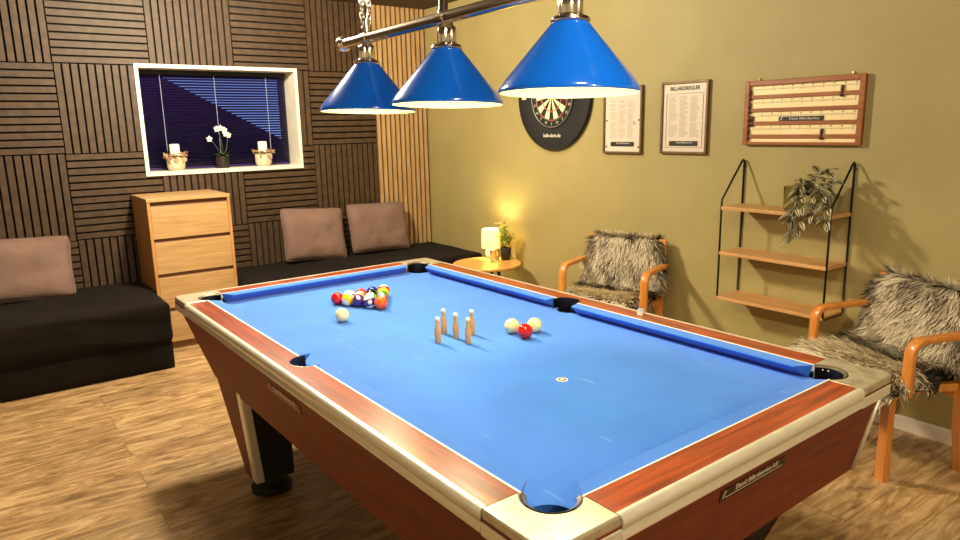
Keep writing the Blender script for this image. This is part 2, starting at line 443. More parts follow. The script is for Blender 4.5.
# window: white casing, deep reveal, pane, and the gable outside
t = .026
b = B()
yf, yb = -.012, .245
b.box(WX0, WX0 + t, yf, yb, WZ0, WZ1); b.box(WX1 - t, WX1, yf, yb, WZ0, WZ1)
b.box(WX0 + t, WX1 - t, yf, yb, WZ0, WZ0 + t + .004); b.box(WX0 + t, WX1 - t, yf, yb, WZ1 - t, WZ1)
win = struct(b, 'window_1', M['white_paint'])
b = B()
for (xa, xb, za, zb) in ((WX0 + t, WX0 + t + .05, WZ0 + .03, WZ1 - t), (WX1 - t - .05, WX1 - t, WZ0 + .03, WZ1 - t), (WX0 + t + .05, WX1 - t - .05, WZ0 + .03, WZ0 + .08), (WX0 + t + .05, WX1 - t - .05, WZ1 - t - .05, WZ1 - t)):
    b.box(xa, xb, .215, .245, za, zb)
b.build('window_sash', M['black_matte'], win)
b = B(); b.box(WX0 + t + .05, WX1 - t - .05, .228, .232, WZ0 + .08, WZ1 - t - .05); b.build('window_pane', M['glass'], win)
b = B()
P = [(-4, 0), (6, 0), (6, 1.36), (2.85, 1.38), (.6, 2.6), (-4, 2.6)]
m = Matrix.Translation((0, 3.2, 0)) @ Matrix.Rotation(PI / 2, 4, 'X')
b.prism(P, -.3, 0, m=m); struct(b, 'wall_outside', M['roof_out'])
b = B(); b.box(-6, 8, .36, 9, -.2, -.1); struct(b, 'ground_outside', M['roof_out'])

# venetian blind
BX0, BX1 = WX0 + t + .022, WX1 - t - .022
bl = empty('venetian_blind', (0, .17, 0), 0, 'dark navy venetian blind lowered and closed inside the white window frame', 'blind')
b = B(); b.box(BX0, BX1, -.02, .02, WZ1 - t - .035, WZ1 - t - .002); b.build('headrail', M['black_matte'], bl)
b = B(); nsl = 34; zt0 = WZ1 - t - .045; zb0 = WZ0 + .055
for k in range(nsl):
    z = zt0 + (zb0 - zt0) * k / (nsl - 1)
    m = Matrix.Translation((0, 0, z)) @ Matrix.Rotation(-math.radians(36), 4, 'X')
    P = [(BX0, -.0125, 0), (BX0, 0, .0018), (BX0, .0125, 0)]
    va = [b.v(m @ V(p)) for p in P]; vb = [b.v(m @ V((BX1, p[1], p[2]))) for p in P]
    for i in (0, 1): b.face([va[i], vb[i], vb[i + 1], va[i + 1]])
b.build('slats', M['blind'], bl, recalc=False)
b = B(); b.box(BX0, BX1, -.012, .012, WZ0 + .034, WZ0 + .05); b.build('bottom_rail', M['blind'], bl)
for x in (.806, 1.2, 1.607):
    b = B(); b.tube([(x, -.017, WZ1 - .06), (x, -.017, WZ0 + .05)], .0022, 6); b.build('ladder_cord', M['cord'], bl)

# ------------------------------------------------------------------ things on the sill
SILL = WZ0 + t + .004
def ribbed_pot(x, y, label):
    p = empty('plant_pot', (x, y, SILL), 0, label, 'pot', 'ribbed white pots on the window sill')
    b = B(); b.lathe([(.045, 0), (.054, .006), (.062, .03), (.064, .1), (.061, .104), (.056, .1), (.054, .06), (.0, .06)], 72, flute=24, fl=.022)
    b.build('pot_body', M['ceramic_ribbed'], p, auto=1.0)
    return p
def candle(x, y, dz, label):
    c = empty('pillar_candle', (x, y, SILL + .0605), 0, label, 'candle', 'white pillar candles in the sill pots')
    b = B(); b.lathe([(.035, 0), (.035, dz - .003), (.032, dz), (.006, dz - .003), (.0, dz - .003)], 28); b.build('wax', M['wax'], c, auto=.8)
    b = B(); b.tube([(0, 0, dz - .004), (.001, 0, dz + .008)], .0012, 6); b.build('wick', M['ink'], c)
def wreath(x, y, seed, label):
    r = random.Random(seed)
    w = empty('dried_flower_wreath', (x, y, SILL + .104), 0, label, 'wreath', 'dried flower wreaths around the candles')
    b = B()
    for k in range(46):
        a = r.uniform(0, 2 * PI); rr = r.uniform(.055, .088); s = r.uniform(.008, .014)
        c = V((rr * math.cos(a), rr * math.sin(a), r.uniform(-.004, .02) + (rr > .08) * .006))
        for q in range(5):
            d = V((r.gauss(0, 1), r.gauss(0, 1), r.gauss(0, 1))).normalized(); e = V((r.gauss(0, 1), r.gauss(0, 1), r.gauss(0, 1))).normalized()
            e = (e - d * e.dot(d)).normalized()
            b.face([b.v(c), b.v(c + d * s + e * s * .5), b.v(c + d * s * 1.6), b.v(c + d * s - e * s * .5)])
    for k in range(5):
        a = r.uniform(-2.6, -.4); p = V((.07 * math.cos(a), .07 * math.sin(a), 0))
        b.face([b.v(p), b.v(p + V((.012, -.004, -.02))), b.v(p + V((.004, -.008, -.045))), b.v(p + V((-.01, -.004, -.02)))])
    b.build('dried_flowers', M['dried'], w, recalc=False)
    b = B(); b.tube([(.068 * math.cos(2 * PI * k / 28), .068 * math.sin(2 * PI * k / 28), .003) for k in range(28)], .004, 6, closed=True); b.build('twig_ring', M['stem'], w)
ribbed_pot(.835, .055, 'white ribbed pot at the left end of the window sill')
candle(.835, .055, .135, 'white pillar candle standing in the left ribbed pot on the sill')
wreath(.835, .055, 1, 'dried flower wreath around the candle in the left sill pot')
ribbed_pot(1.508, .07, 'white ribbed pot at the right end of the window sill')
candle(1.508, .07, .135, 'white pillar candle standing in the right ribbed pot on the sill')
wreath(1.508, .07, 2, 'dried flower wreath around the candle in the right sill pot')
# orchid
ox, oy = 1.182, .065
orc = empty('potted_orchid', (ox, oy, SILL), 0, 'small white orchid in a dark pot in the middle of the window sill', 'plant')
b = B(); b.lathe([(.042, 0), (.048, .004), (.05, .092), (.047, .094), (.044, .088), (.0, .085)], 24); b.build('pot', M['potdark'], orc, auto=.8)
def leafshape(b, base, d, up, ln, w, droop=.3, mi=None, seg=5):
    d = V(d).normalized(); s = d.cross(V(up)).normalized(); u = s.cross(d).normalized()
    prev = None
    for i in range(seg + 1):
        t_ = i / seg
        c = V(base) + d * (ln * t_) - u * (droop * ln * t_ * t_)
        ww = w * math.sin(PI * min(1, .08 + t_ * .92)) ** .7 * .5 if i < seg else 0.0005
        row = [b.v(c - s * ww + u * ww * .25), b.v(c), b.v(c + s * ww + u * ww * .25)]
        if prev:
            b.face([prev[0], prev[1], row[1], row[0]], mi); b.face([prev[1], prev[2], row[2], row[1]], mi)
        prev = row
for (a, ln, el) in ((.2, .085, .5), (2.6, .08, .6), (-1.2, .075, .4), (4.2, .08, .7), (1.4, .07, .9), (-2.2, .07, 1.0), (-.4, .075, 1.1)):
    b = B(); leafshape(b, (0, 0, .088), (math.cos(a), math.sin(a), el), (0, 0, 1), ln, .036, .35); b.build('leaf', M['orchid_green'], orc, smooth=True)
for pts, fl in (([(0, 0, .085), (.008, 0, .17), (-.006, -.01, .25), (-.012, -.015, .292)], [(-.028, -.02, .300), (.0, -.022, .305), (.028, -.02, .292)]),
                ([(0, 0, .085), (-.03, 0, .15), (-.06, -.005, .2), (-.085, -.01, .222)], [(-.088, -.014, .226)]),
                ([(0, 0, .085), (.035, 0, .14), (.05, 0, .2), (.058, 0, .235)], [(.058, -.01, .252), (.036, -.02, .262)])):
    b = B(); b.tube(pts, .0028, 6); b.build('flower_stem', M['stem'], orc, smooth=True)
    for f in fl:
        b = B()
        for q in range(5):
            a = 2 * PI * q / 5 + .3
            leafshape(b, f, (math.cos(a), -.25, math.sin(a)), (0, -1, 0), .024, .02, .25, seg=3)
        b.sphere((f[0], f[1] - .004, f[2]), .005, 8, 6, mi=1)
        b.build('flower', [M['petal'], M['gold']], orc, smooth=True)

# ------------------------------------------------------------------ dresser
dr = empty('chest_of_drawers', (.49, -.525, 0), 0, 'tall narrow oak chest of four drawers below the window', 'chest of drawers')
DW, DD, DH = .546, .515, 1.058
b = B(); b.box(0, .02, 0, DD, 0, DH - .022); b.box(DW - .02, DW, 0, DD, 0, DH - .022); b.build('side_panel', M['oak_z'], dr, bevel=.0015)
b = B(); b.box(.02, DW - .02, .03, DD - .005, .06, DH - .024); b.box(.02, DW - .02, .02, .04, .0, .06); b.build('carcass', M['oak_dark'], dr)
b = B(); b.box(-.002, DW + .002, -.004, DD, DH - .022, DH); b.build('top', M['oak'], dr, bevel=.002)
nd = 4; z0 = .055; hh = (DH - .03 - z0) / nd
for k in range(nd):
    za = z0 + k * hh; zb = za + hh - .004
    b = B(); b.box(.021, DW - .021, .001, .019, za, zb - .024)
    dw = b.build('drawer', M['oak'], dr, bevel=.0015)
    b = B(); b.hexa([(.021, .012, zb - .024), (DW - .021, .012, zb - .024), (DW - .021, .03, zb - .024), (.021, .03, zb - .024), (.021, .026, zb), (DW - .021, .026, zb), (DW - .021, .03, zb), (.021, .03, zb)])
    b.build('finger_groove', M['oak_dark'], dw)

# ------------------------------------------------------------------ daybeds and pillows
def soft_box(b, x0, x1, y0, y1, z0, z1, r=.04, nx=40, ny=22, nz=9, amp=.006, seed=0, sag=0.0, wr=0.0):
    def P(x, y, z):
        # rounded box: clamp then push out by r
        c = V((min(max(x, x0 + r), x1 - r), min(max(y, y0 + r), y1 - r), min(max(z, z0 + r), z1 - r)))
        p = V((x, y, z)); d = p - c
        if d.length > 1e-9: p = c + d.normalized() * r
        q = V((x * 2.2 + seed, y * 3.1, z * 5))
        n = noise.noise(q) * amp
        n2 = 0
        if wr:
            # slanting drapes on the front
            n2 = wr * (math.sin(9 * z / .1 * .28 + x * 3.1 + 2.2 * noise.noise(V((x * 1.7, z * 3, seed)))) ** 3) * (1 if y < y0 + .06 else .1)
        s = 1 if True else 0
        dv = (p - V(((x0 + x1) / 2, (y0 + y1) / 2, (z0 + z1) / 2)))
        out = V((dv.x / (x1 - x0), dv.y / (y1 - y0), dv.z / (z1 - z0)))
        return p + V((0, 0, n)) + V((0, -1, 0)) * n2
    cache = {}
    def vert(i, j, k):
        key = (i, j, k)
        if key not in cache:
            f = lambda t, a, bb: a + (bb - a) * (.5 - .5 * math.cos(PI * t)) * .35 + (bb - a) * t * .65
            cache[key] = b.v(P(f(i / nx, x0, x1), f(j / ny, y0, y1), f(k / nz, z0, z1)))
        return cache[key]
    for i in range(nx):
        for j in range(ny):
            b.face([vert(i, j, 0), vert(i, j + 1, 0), vert(i + 1, j + 1, 0), vert(i + 1, j, 0)])
            b.face([vert(i, j, nz), vert(i + 1, j, nz), vert(i + 1, j + 1, nz), vert(i, j + 1, nz)])
        for k in range(nz):
            b.face([vert(i, 0, k), vert(i + 1, 0, k), vert(i + 1, 0, k + 1), vert(i, 0, k + 1)])
            b.face([vert(i, ny, k), vert(i, ny, k + 1), vert(i + 1, ny, k + 1), vert(i + 1, ny, k)])
    for j in range(ny):
        for k in range(nz):
            b.face([vert(0, j, k), vert(0, j, k + 1), vert(0, j + 1, k + 1), vert(0, j + 1, k)])
            b.face([vert(nx, j, k), vert(nx, j + 1, k), vert(nx, j + 1, k + 1), vert(nx, j, k + 1)])

def daybed(x0, x1, y1, label, seed, ztop=.43, wr=.009):
    d = empty('daybed', ((x0 + x1) / 2, (y1 - .008) / 2, 0), 0, label, 'daybed', 'black covered daybeds along the slatted wall')
    w = (x1 - x0) / 2; h = (abs(y1) - .008) / 2
    b = B(); soft_box(b, -w + .006, w - .006, -h + .012, h - .004, .0, .2, .018, 20, 10, 6, .002, seed); b.build('base', M['bedcover'], d, smooth=True)
    b = B(); soft_box(b, -w, w, -h, h, .188, ztop, .032, 70, 30, 14, .012, seed, wr=wr); b.build('mattress', M['bedcover'], d, smooth=True)
    return d
daybed(-1.54, .482, -.95, 'black daybed with wrinkled cover in the left corner beside the chest of drawers', 3)
daybed(1.06, 3.035, -.84, 'black daybed behind the pool table running to the olive wall corner', 9, .425, .003)

def pillow(c, w, h, th, rx, rz, ry, label, seed, group='mauve brown cushions on the daybeds'):
    b = B(); n = 26
    def pt(i, j, s):
        u = -1 + 2 * i / n; v = -1 + 2 * j / n
        k = ((1 - abs(u) ** 3.2) * (1 - abs(v) ** 3.2))
        z = th * .5 * max(0, k) ** .55
        pin = 1 - .045 * (1 - abs(u) ** 2) * abs(v) ** 4 - .05 * (abs(u) * abs(v)) ** 6
        pin2 = 1 - .045 * (1 - abs(v) ** 2) * abs(u) ** 4 - .05 * (abs(u) * abs(v)) ** 6
        wr = .010 * noise.noise(V((u * 2.2 + seed, v * 2.2, s * 2.0))) + .006 * noise.noise(V((u * 6 + seed, v * 3, s)))
        x = u * w / 2 * pin2; y = v * h / 2 * pin
        return V((x, y, s * (z + wr * min(1, k * 3))))
    g = {}
    for s in (1, -1):
        for i in range(n + 1):
            for j in range(n + 1):
                edge = i in (0, n) or j in (0, n)
                key = (i, j, 0 if edge else s)
                if key not in g: g[key] = b.v(pt(i, j, s) if not edge else V((*pt(i, j, 1)[:2], 0)))
        for i in range(n):
            for j in range(n):
                q = [g[(a, c_, 0 if (a in (0, n) or c_ in (0, n)) else s)] for a, c_ in ((i, j), (i + 1, j), (i + 1, j + 1), (i, j + 1))]
                b.face(q if s > 0 else q[::-1])
    o = b.build('cushion', M['pillow'], None, smooth=True)
    o.location = c; o.rotation_euler = (rx, ry, rz)
    b = B(); ring = []
    for k in range(4 * n):
        q = k // n; i = k % n
        ij = ((i, 0), (n, i), (n - i, n), (0, n - i))[q]
        p = pt(*ij, 1); ring.append((p.x, p.y, 0))
    b.tube(ring, .0035, 6, closed=True); b.build('seam', M['pillow'], o, smooth=True)
    return tag(o, label, 'cushion', group)
pillow((-.27, -.165, .632), .66, .43, .15, math.radians(72), 0.03, 0.05, 'mauve cushion on the black daybed left of the chest of drawers', 1)
pillow((1.80, -.165, .645), .55, .44, .14, math.radians(73), .02, .07, 'mauve cushion on the rear daybed, the one nearer the chest of drawers', 4)
pillow((2.40, -.165, .645), .57, .43, .14, math.radians(73), -.02, .03, 'mauve cushion on the rear daybed, the one nearer the olive wall', 8)

# ------------------------------------------------------------------ pool table
TC = V((.9421, -3.4775)); TH = .0171; ZT = .7594
tb = empty('pool_table', (TC.x, TC.y, 0), TH, 'large mahogany pool table with blue cloth and metal corners in the middle of the room', 'pool table')
def TW(a, bb, z=0.0):
    return V((TC.x + a * math.cos(TH) - bb * math.sin(TH), TC.y + a * math.sin(TH) + bb * math.cos(TH), z))
HA, HB = .682, 1.245      # outer half sizes
U = .0945                 # rail width to the white line
RP, CP = .062, .135       # corner pocket cut
ZB = ZT - .042            # cloth level
def corner_xf(sa, sb):
    return lambda u, v: (sa * (HA - u), sb * (HB - v))
# cloth bed with pocket holes
poly = []
def bed_corner(sa, sb):
    f = corner_xf(sa, sb)
    c = .124; r = .058
    pts = []
    a0 = math.radians(100); a1 = math.radians(-10)
    for k in range(13):
        a = a0 + (a1 - a0) * k / 12
        pts.append((c + r * math.cos(a), c + r * math.sin(a)))
    pts = [(U, c + r + .004)] + pts + [(c + r + .004, U)]
    return [f(*p) for p in pts]
def bed_side(sa):
    pts = []
    for k in range(13):
        a = -PI / 2 + PI * k / 12
        pts.append((.085 + .054 * math.cos(a), .054 * math.sin(a)))
    pts = [(U, -.054)] + pts + [(U, .054)]
    pts = [p for p in pts if p[0] >= U - .0001]
    return [(sa * (HA - u), v) for u, v in pts]
c1 = bed_corner(-1, -1)                 # from left edge to near edge
c2 = bed_corner(1, -1)[::-1]            # near edge to right edge
c3 = bed_corner(1, 1)
c4 = bed_corner(-1, 1)[::-1]
s_r = bed_side(1); s_l = bed_side(-1)[::-1]
poly = c1 + c2 + s_r + c3 + c4 + s_l
b = B(); b.prism(poly, ZB - .03, ZB); b.build('bed_cloth', M['cloth'], tb)
# head spot
b = B(); b.lathe([(.018, 0), (.018, .0005), (0, .0005)], 24, (0, -.576, ZB)); b.lathe([(.0125, .0004), (.0125, .0008), (0, .0008)], 20, (0, -.576, ZB), mi=1); b.lathe([(.0075, .0007), (.0075, .001), (0, .001)], 20, (0, -.576, ZB), mi=0)
b.build('head_spot', [M['spot_white'], M['plate']], tb)
# foot spot line of chalk
# rails, white inlay lines, trims
TRIM = [(.012, .0008), (.003, .0004), (-.004, -.006), (-.006, -.016), (-.004, -.026), (.001, -.031), (.001, -.035), (-.003, -.039), (-.003, -.052), (.004, -.056), (.03, -.056), (.03, -.004)]
CEND = .19
def arc(cx, cy, r, a0, a1, n=16):
    return [(cx + r * math.cos(a0 + (a1 - a0) * k / n), cy + r * math.sin(a0 + (a1 - a0) * k / n)) for k in range(n + 1)]
for sa in (-1, 1):
    lb = HB - CEND
    cu = .107
    h = math.sqrt(RP ** 2 - (cu - U) ** 2)
    ang = math.atan2(h, U - cu)
    pl = [(.010, -lb), (.010, lb), (U, lb)] + arc(cu, 0, RP, ang, 2 * PI - ang) + [(U, -lb)]
    b = B(); b.prism([(sa * (HA - u), v) for u, v in pl], ZT - .03, ZT)
    b.build('long_rail', M['mahogany'], tb)
    b = B(); b.sweep(TRIM, [(sa * HA, -lb, ZT), (sa * HA, lb, ZT)], (-sa, 0, 0)); b.build('rail_trim', M['trim'], tb, auto=.9)
    for s2 in (-1, 1):
        b = B(); y0 = s2 * (h + .001); y1 = s2 * (HB - .182)
        b.box(min(sa * (HA - U), sa * (HA - U - .006)), max(sa * (HA - U), sa * (HA - U - .006)), min(y0, y1), max(y0, y1), ZT - .02, ZT + .0012); b.build('white_inlay', M['white_line'], tb)
        # cushion with mitred ends
        CUSH = [(U + .005, 0.0), (.143, -.002), (.1475, -.0055), (.102, -.0415), (U + .005, -.0415)]
        yb0 = h + .002; yn0 = h + .013; yb1 = HB - .182; yn1 = HB - .222
        b = B()
        for sgn in (0,):
            pa = []; pb_ = []
            for u, z in CUSH:
                f = (u - U) / (.1475 - U)
                pa.append(b.v((sa * (HA - u), s2 * (yb0 + (yn0 - yb0) * f), ZT + z)))
                pb_.append(b.v((sa * (HA - u), s2 * (yb1 + (yn1 - yb1) * f - (.012 if z < -.03 else 0)), ZT + z)))
            for k in range(5): b.face([pa[k], pa[(k + 1) % 5], pb_[(k + 1) % 5], pb_[k]])
            b.face(pa); b.face(pb_)
        b.build('cushion_rail', M['cloth'], tb, bevel=.0012)
    # side pocket
    b = B(); px = sa * (HA - cu)
    b.open_lathe([(RP, -.001), (RP - .003, -.0005), (RP - .003, -.16)], 28, (px, 0, ZT))
    # keep only the outer half plus liner jaws
    bm = b.bm
    kill = [f for f in bm.faces if sa * (f.calc_center_median().x) < HA - cu - .012]
    bmesh.ops.delete(bm, geom=kill, context='FACES')
    b.box(px - .05, px + .05, -.05, .05, ZT - .165, ZT - .16)
    b.build('side_pocket', M['black_plastic'], tb, recalc=False)
for sb in (-1, 1):
    la = HA - CEND
    b = B(); b.box(-la, la, min(sb * (HB - .010), sb * (HB - U)), max(sb * (HB - .010), sb * (HB - U)), ZT - .03, ZT); b.build('short_rail', M['mahogany_x'], tb)
    b = B(); b.sweep(TRIM, [(-la, sb * HB, ZT), (la, sb * HB, ZT)], (0, -sb, 0)); b.build('rail_trim', M['trim'], tb, auto=.9)
    b = B(); xx = HA - .182
    b.box(-xx, xx, min(sb * (HB - U), sb * (HB - U - .004)), max(sb * (HB - U), sb * (HB - U - .004)), ZT - .02, ZT + .0012); b.build('white_inlay', M['white_line'], tb)
    b = B(); pa = []; pb_ = []
    for u, z in CUSH:
        f = (u - U) / (.1475 - U)
        x1 = HA - .182 - .040 * f - (.012 if z < -.03 else 0)
        pa.append(b.v((-x1, sb * (HB - u), ZT + z))); pb_.append(b.v((x1, sb * (HB - u), ZT + z)))
    for k in range(5): b.face([pa[k], pa[(k + 1) % 5], pb_[(k + 1) % 5], pb_[k]])
    b.face(pa); b.face(pb_)
    b.build('cushion_rail', M['cloth'], tb, bevel=.0012)
# metal corner caps and pocket liners
for sa in (-1, 1):
    for sb in (-1, 1):
        f = corner_xf(sa, sb)
        dd = CP - U; hq = math.sqrt(RP ** 2 - dd ** 2)
        a0 = math.atan2(hq, -dd); a1 = math.atan2(-dd, hq)
        a1 = a1 if a1 > a0 else a1 + 2 * PI
        pl = [(U, CEND)] + arc(CP, CP, RP, a0, a1, 22) + [(CEND, U), (CEND, 0)] + arc(.024, .024, .024, -PI / 2, -PI, 6) + [(0, CEND)]
        # body in two steps: bevelled top edge like the trim
        out_i = len([(U, CEND)]) + 23 + 1
        b = B(); b.prism([f(*p) for p in pl], ZT - .056, ZT + .0015)
        o = b.build('corner_cap', M['cap'], tb, auto=.6); md = o.modifiers.new('bevel', 'BEVEL'); md.width = .005; md.segments = 3; md.limit_method = 'ANGLE'; md.angle_limit = 1.0
        b = B()
        for (ua, ub, va, vb) in ((-.003, .012, .02, CEND), (.02, CEND, -.003, .012)):
            p, q = f(ua, va), f(ub, vb)
            b.box(min(p[0], q[0]), max(p[0], q[0]), min(p[1], q[1]), max(p[1], q[1]), ZT - .057, ZT - .026)
        b.build('cap_ledge', M['trim'], o, bevel=.003)
        b = B()
        for (ua, ub, va, vb) in ((-.0008, .012, .02, CEND), (.02, CEND, -.0008, .012)):
            p, q = f(ua, va), f(ub, vb)
            b.box(min(p[0], q[0]), max(p[0], q[0]), min(p[1], q[1]), max(p[1], q[1]), ZT - .026, ZT - .02)
        b.build('cap_groove', M['apron'], o)
        cx, cy = f(CP, CP)
        b = B()
        A = arc(0, 0, 1, a0 - .1, a1 + .1, 24)
        for (r0, z0, r1, z1, mi) in ((RP, .0018, RP - .003, .0012, 1), (RP - .003, .0012, RP - .0105, -.004, 0), (RP - .0105, -.004, RP - .0105, -.16, 1)):
            for k in range(24):
                q = []
                for (r_, z_, kk) in ((r0, z0, k), (r0, z0, k + 1), (r1, z1, k + 1), (r1, z1, k)):
                    uu, vv = CP + r_ * A[kk][0], CP + r_ * A[kk][1]
                    xx, yy = f(uu, vv); q.append(b.v((xx, yy, ZT + z_)))
                b.face(q, mi)
        b.box(cx - .055, cx + .055, cy - .055, cy + .055, ZT - .165, ZT - .16, mi=1)
        o = b.build('corner_pocket', [M['band'], M['black_plastic']], tb, recalc=False)
        # two screws in the liner of each pocket
        for k in (3, 5):
            uu, vv = CP + (RP - .0105) * A[k][0], CP + (RP - .0105) * A[k][1]; xx, yy = f(uu, vv)
            s_ = B(); s_.sphere((xx, yy, ZT - .012), .0035, 8, 6); s_.build('screw', M['chrome'], o, smooth=True)
# cabinet: leaning apron panels
AT, AB = .668, .622        # half width top and bottom
BT, BN, BF = 1.222, 1.178, .925
ZA, ZK = ZT - .05, .452
def panel(P, name, m, th=.016):
    b = B(); P = [V(p) for p in P]
    nn = (P[1] - P[0]).cross(P[2] - P[0]).normalized()
    c = V((0, 0, .6))
    if nn.dot(sum(P, V()) / len(P) - c) < 0: nn = -nn
    b.hexa([p - nn * th for p in P] + P); return b.build(name, m, tb)
for sa in (-1, 1):
    panel([(sa * AT, -BT, ZA), (sa * AT, BT, ZA), (sa * AB, BF, ZK), (sa * AB, -BN, ZK)], 'side_apron', M['apron'])
panel([(-AT, -BT, ZA), (AT, -BT, ZA), (AB, -BN, ZK), (-AB, -BN, ZK)], 'end_apron', M['apron_x'])
panel([(-AT, BT, ZA), (AT, BT, ZA), (AB, BF, ZK), (-AB, BF, ZK)], 'end_apron', M['apron_x'])
b = B(); b.hexa([(-AB + .02, -BN + .02, ZK + .004), (AB - .02, -BN + .02, ZK + .004), (AB - .02, BF - .02, ZK + .004), (-AB + .02, BF - .02, ZK + .004), (-AB, -BT + .05, ZT - .24), (AB, -BT + .05, ZT - .24), (AB, BT - .18, ZT - .24), (-AB, BT - .18, ZT - .24)])
b.build('cabinet_bottom', M['black_matte'], tb)
for sa in (-1, 1):
    for (bt, bb) in ((-BT, -BN),):
        b = B(); sg = 1 if bt > 0 else -1
        b.tube([(sa * (AT + .001), bt + sg * .001, ZA - .004), (sa * (AB + .001), bb + sg * .001, ZK)], .008, 8); b.build('corner_strip', M['trim'], tb, smooth=True)
# legs
for sa in (-1, 1):
    for sb in (1, -1):
        if sb > 0: tb0, tb1, lb0, lb1 = .60, .905, .595, .715
        else: tb0, tb1, lb0, lb1 = -.80, -1.08, -.80, -.92
        xo_t, xo_b, xi = AB - .004, .585, .43
        b = B(); P = []
        zl, zu = .07, ZK + .02
        for (z, xo, y0, y1) in ((zl, xo_b, lb0, lb1), (zu, xo_t, tb0, tb1)):
            P += [(sa * xi, y0, z), (sa * xo, y0, z), (sa * xo, y1, z), (sa * xi, y1, z)]
        b.hexa(P); lg = b.build('leg', M['black_matte'], tb)
        b = B(); w0 = .012
        P = []
        for (z, xo, y0, y1) in ((zl, xo_b, lb0, lb1), (zu + .0, xo_t, tb0, tb1)):
            ya = y0 + (y1 - y0) * .12
            P += [(sa * (xo - .002), ya, z), (sa * (xo + .006), ya, z), (sa * (xo + .006), y1 + .004 * sb, z), (sa * (xo - .002), y1 + .004 * sb, z)]
        b.hexa(P); b.build('leg_panel', M['apron'], lg)
        b = B(); P = []
        for (z, xo, y0, y1) in ((zl, xo_b, lb0, lb1), (zu, xo_t, tb0, tb1)):
            P += [(sa * (xo - .03), y0 - .004 * sb, z), (sa * (xo + .009), y0 - .004 * sb, z), (sa * (xo + .009), y0 + .045 * sb, z), (sa * (xo - .03), y0 + .045 * sb, z)]
        b.hexa(P); b.build('leg_corner_strip', M['trim'], lg, bevel=.008)
        b = B(); b.lathe([(.07, 0), (.082, .006), (.084, .026), (.07, .04), (.05, .045), (.045, .071), (0, .071)], 28, (sa * .51, (lb0 + lb1) / 2, 0)); b.build('foot', M['black_matte'], lg, auto=.8)
# maker's plates
def plate_mat(origin, xdir, ydir):
    x = V(xdir).normalized(); y = (V(ydir) - x * V(ydir).dot(x)).normalized(); z = x.cross(y)
    m = Matrix((x, y, z)).transposed().to_4x4(); m.translation = V(origin); return m
def maker_plate(m, size, dark=True):
    b = B(); b.box(-size / 2, size / 2, -.017, .017, 0, .0015, m=m); o = b.build('maker_plate', M['plate'] if dark else M['plate_brown'], tb)
    text('plate_lettering', 'Dansk Billardservice A/S', .0205, M['plate_lt'], o, m @ Matrix.Translation((.012, .005, .0016)), sx=.9, offset=.0004)
    b = B(); b.box(-size / 2 + .02, size / 2 - .01, -.0095, -.0075, .0015, .002, m=m)
    # bent arrow-like mark at the left
    x0 = -size / 2 + .014
    b.prism([(x0 - .006, -.008), (x0 - .001, -.008), (x0 + .003, .008), (x0 + .007, .008), (x0 + .006, .011), (x0, .011)], .0015, .002, m=m)
    b.build('plate_mark', M['plate_lt'], o)
zz = .646; f = (ZA - zz) / (ZA - ZK)
maker_plate(plate_mat((.022, -(BT + (BN - BT) * f) - .0008, zz), (1, 0, 0), (0, -(BT - BN), ZA - ZK)), .275)
maker_plate(plate_mat((-(AT + (AB - AT) * f) - .0008, .03, zz), (0, -1, 0), (-(AT - AB), 0, ZA - ZK)), .275, False)

# ------------------------------------------------------------------ balls and pins
BR = .02865
def ball(a, bb, col, label, num=None, stripe=False, rot=(0, 0, 0), group=None, r=BR, name='pool_ball'):
    b = B(); b.sphere((0, 0, 0), r, 32, 20)
    o = b.build(name, ball_mat(name + '_finish', col, stripe), None, smooth=True)
    p = TW(a, bb, ZB + r); o.location = p; o.rotation_euler = rot
    tag(o, label, 'ball', group)
    if num:
        for s in (1, -1):
            b = B()
            q = Matrix.Rotation(PI / 2 * s, 4, 'Y')
            prof = [(r * 1.0025 * math.sin(t), r * 1.0025 * math.cos(t)) for t in (.34, .25, .16, .08, 0.0)]
            b.lathe(prof, 20, m=q); spn = b.build('number_disc', M['spot_white'], o, smooth=True)
            x = V((0, s, 0)); y = V((0, 0, 1)); z = V((s, 0, 0))
            m = Matrix((x, y, z)).transposed().to_4x4(); m.translation = V((s * r * 1.004, 0, 0))
            text('number', str(num), .012, M['digit'], spn, m, depth=.0006)
    return o
CREAM = hexc(250, 232, 176)
ball(-.222, .477, CREAM, 'cream cue ball lying alone in front of the racked balls', group=None, name='cue_ball')
ball(.196, -.102, hexc(250, 234, 168), 'cream ball touching the red ball on its left, nearest the pins', group='three touching billiard balls', name='billiard_ball')
ball(.267, -.150, hexc(250, 234, 168), 'cream ball touching the red ball on its right, farthest from the pins', group='three touching billiard balls', name='billiard_ball')
ball(.1885, -.1855, hexc(206, 22, 14), 'plain red ball touching two cream balls right of the pins', group='three touching billiard balls', name='billiard_ball')
PC = dict(y=hexc(244, 186, 16), bl=hexc(14, 40, 120), r=hexc(204, 16, 22), p=hexc(66, 30, 120), o=hexc(240, 92, 18), g=hexc(60, 140, 50), m=hexc(190, 52, 26), k=hexc(14, 14, 16))
A0 = (-.111, .748); dAB = (math.cos(math.radians(-62.6)), math.sin(math.radians(-62.6))); dAC = (math.cos(math.radians(-2.6)), math.sin(math.radians(-2.6)))
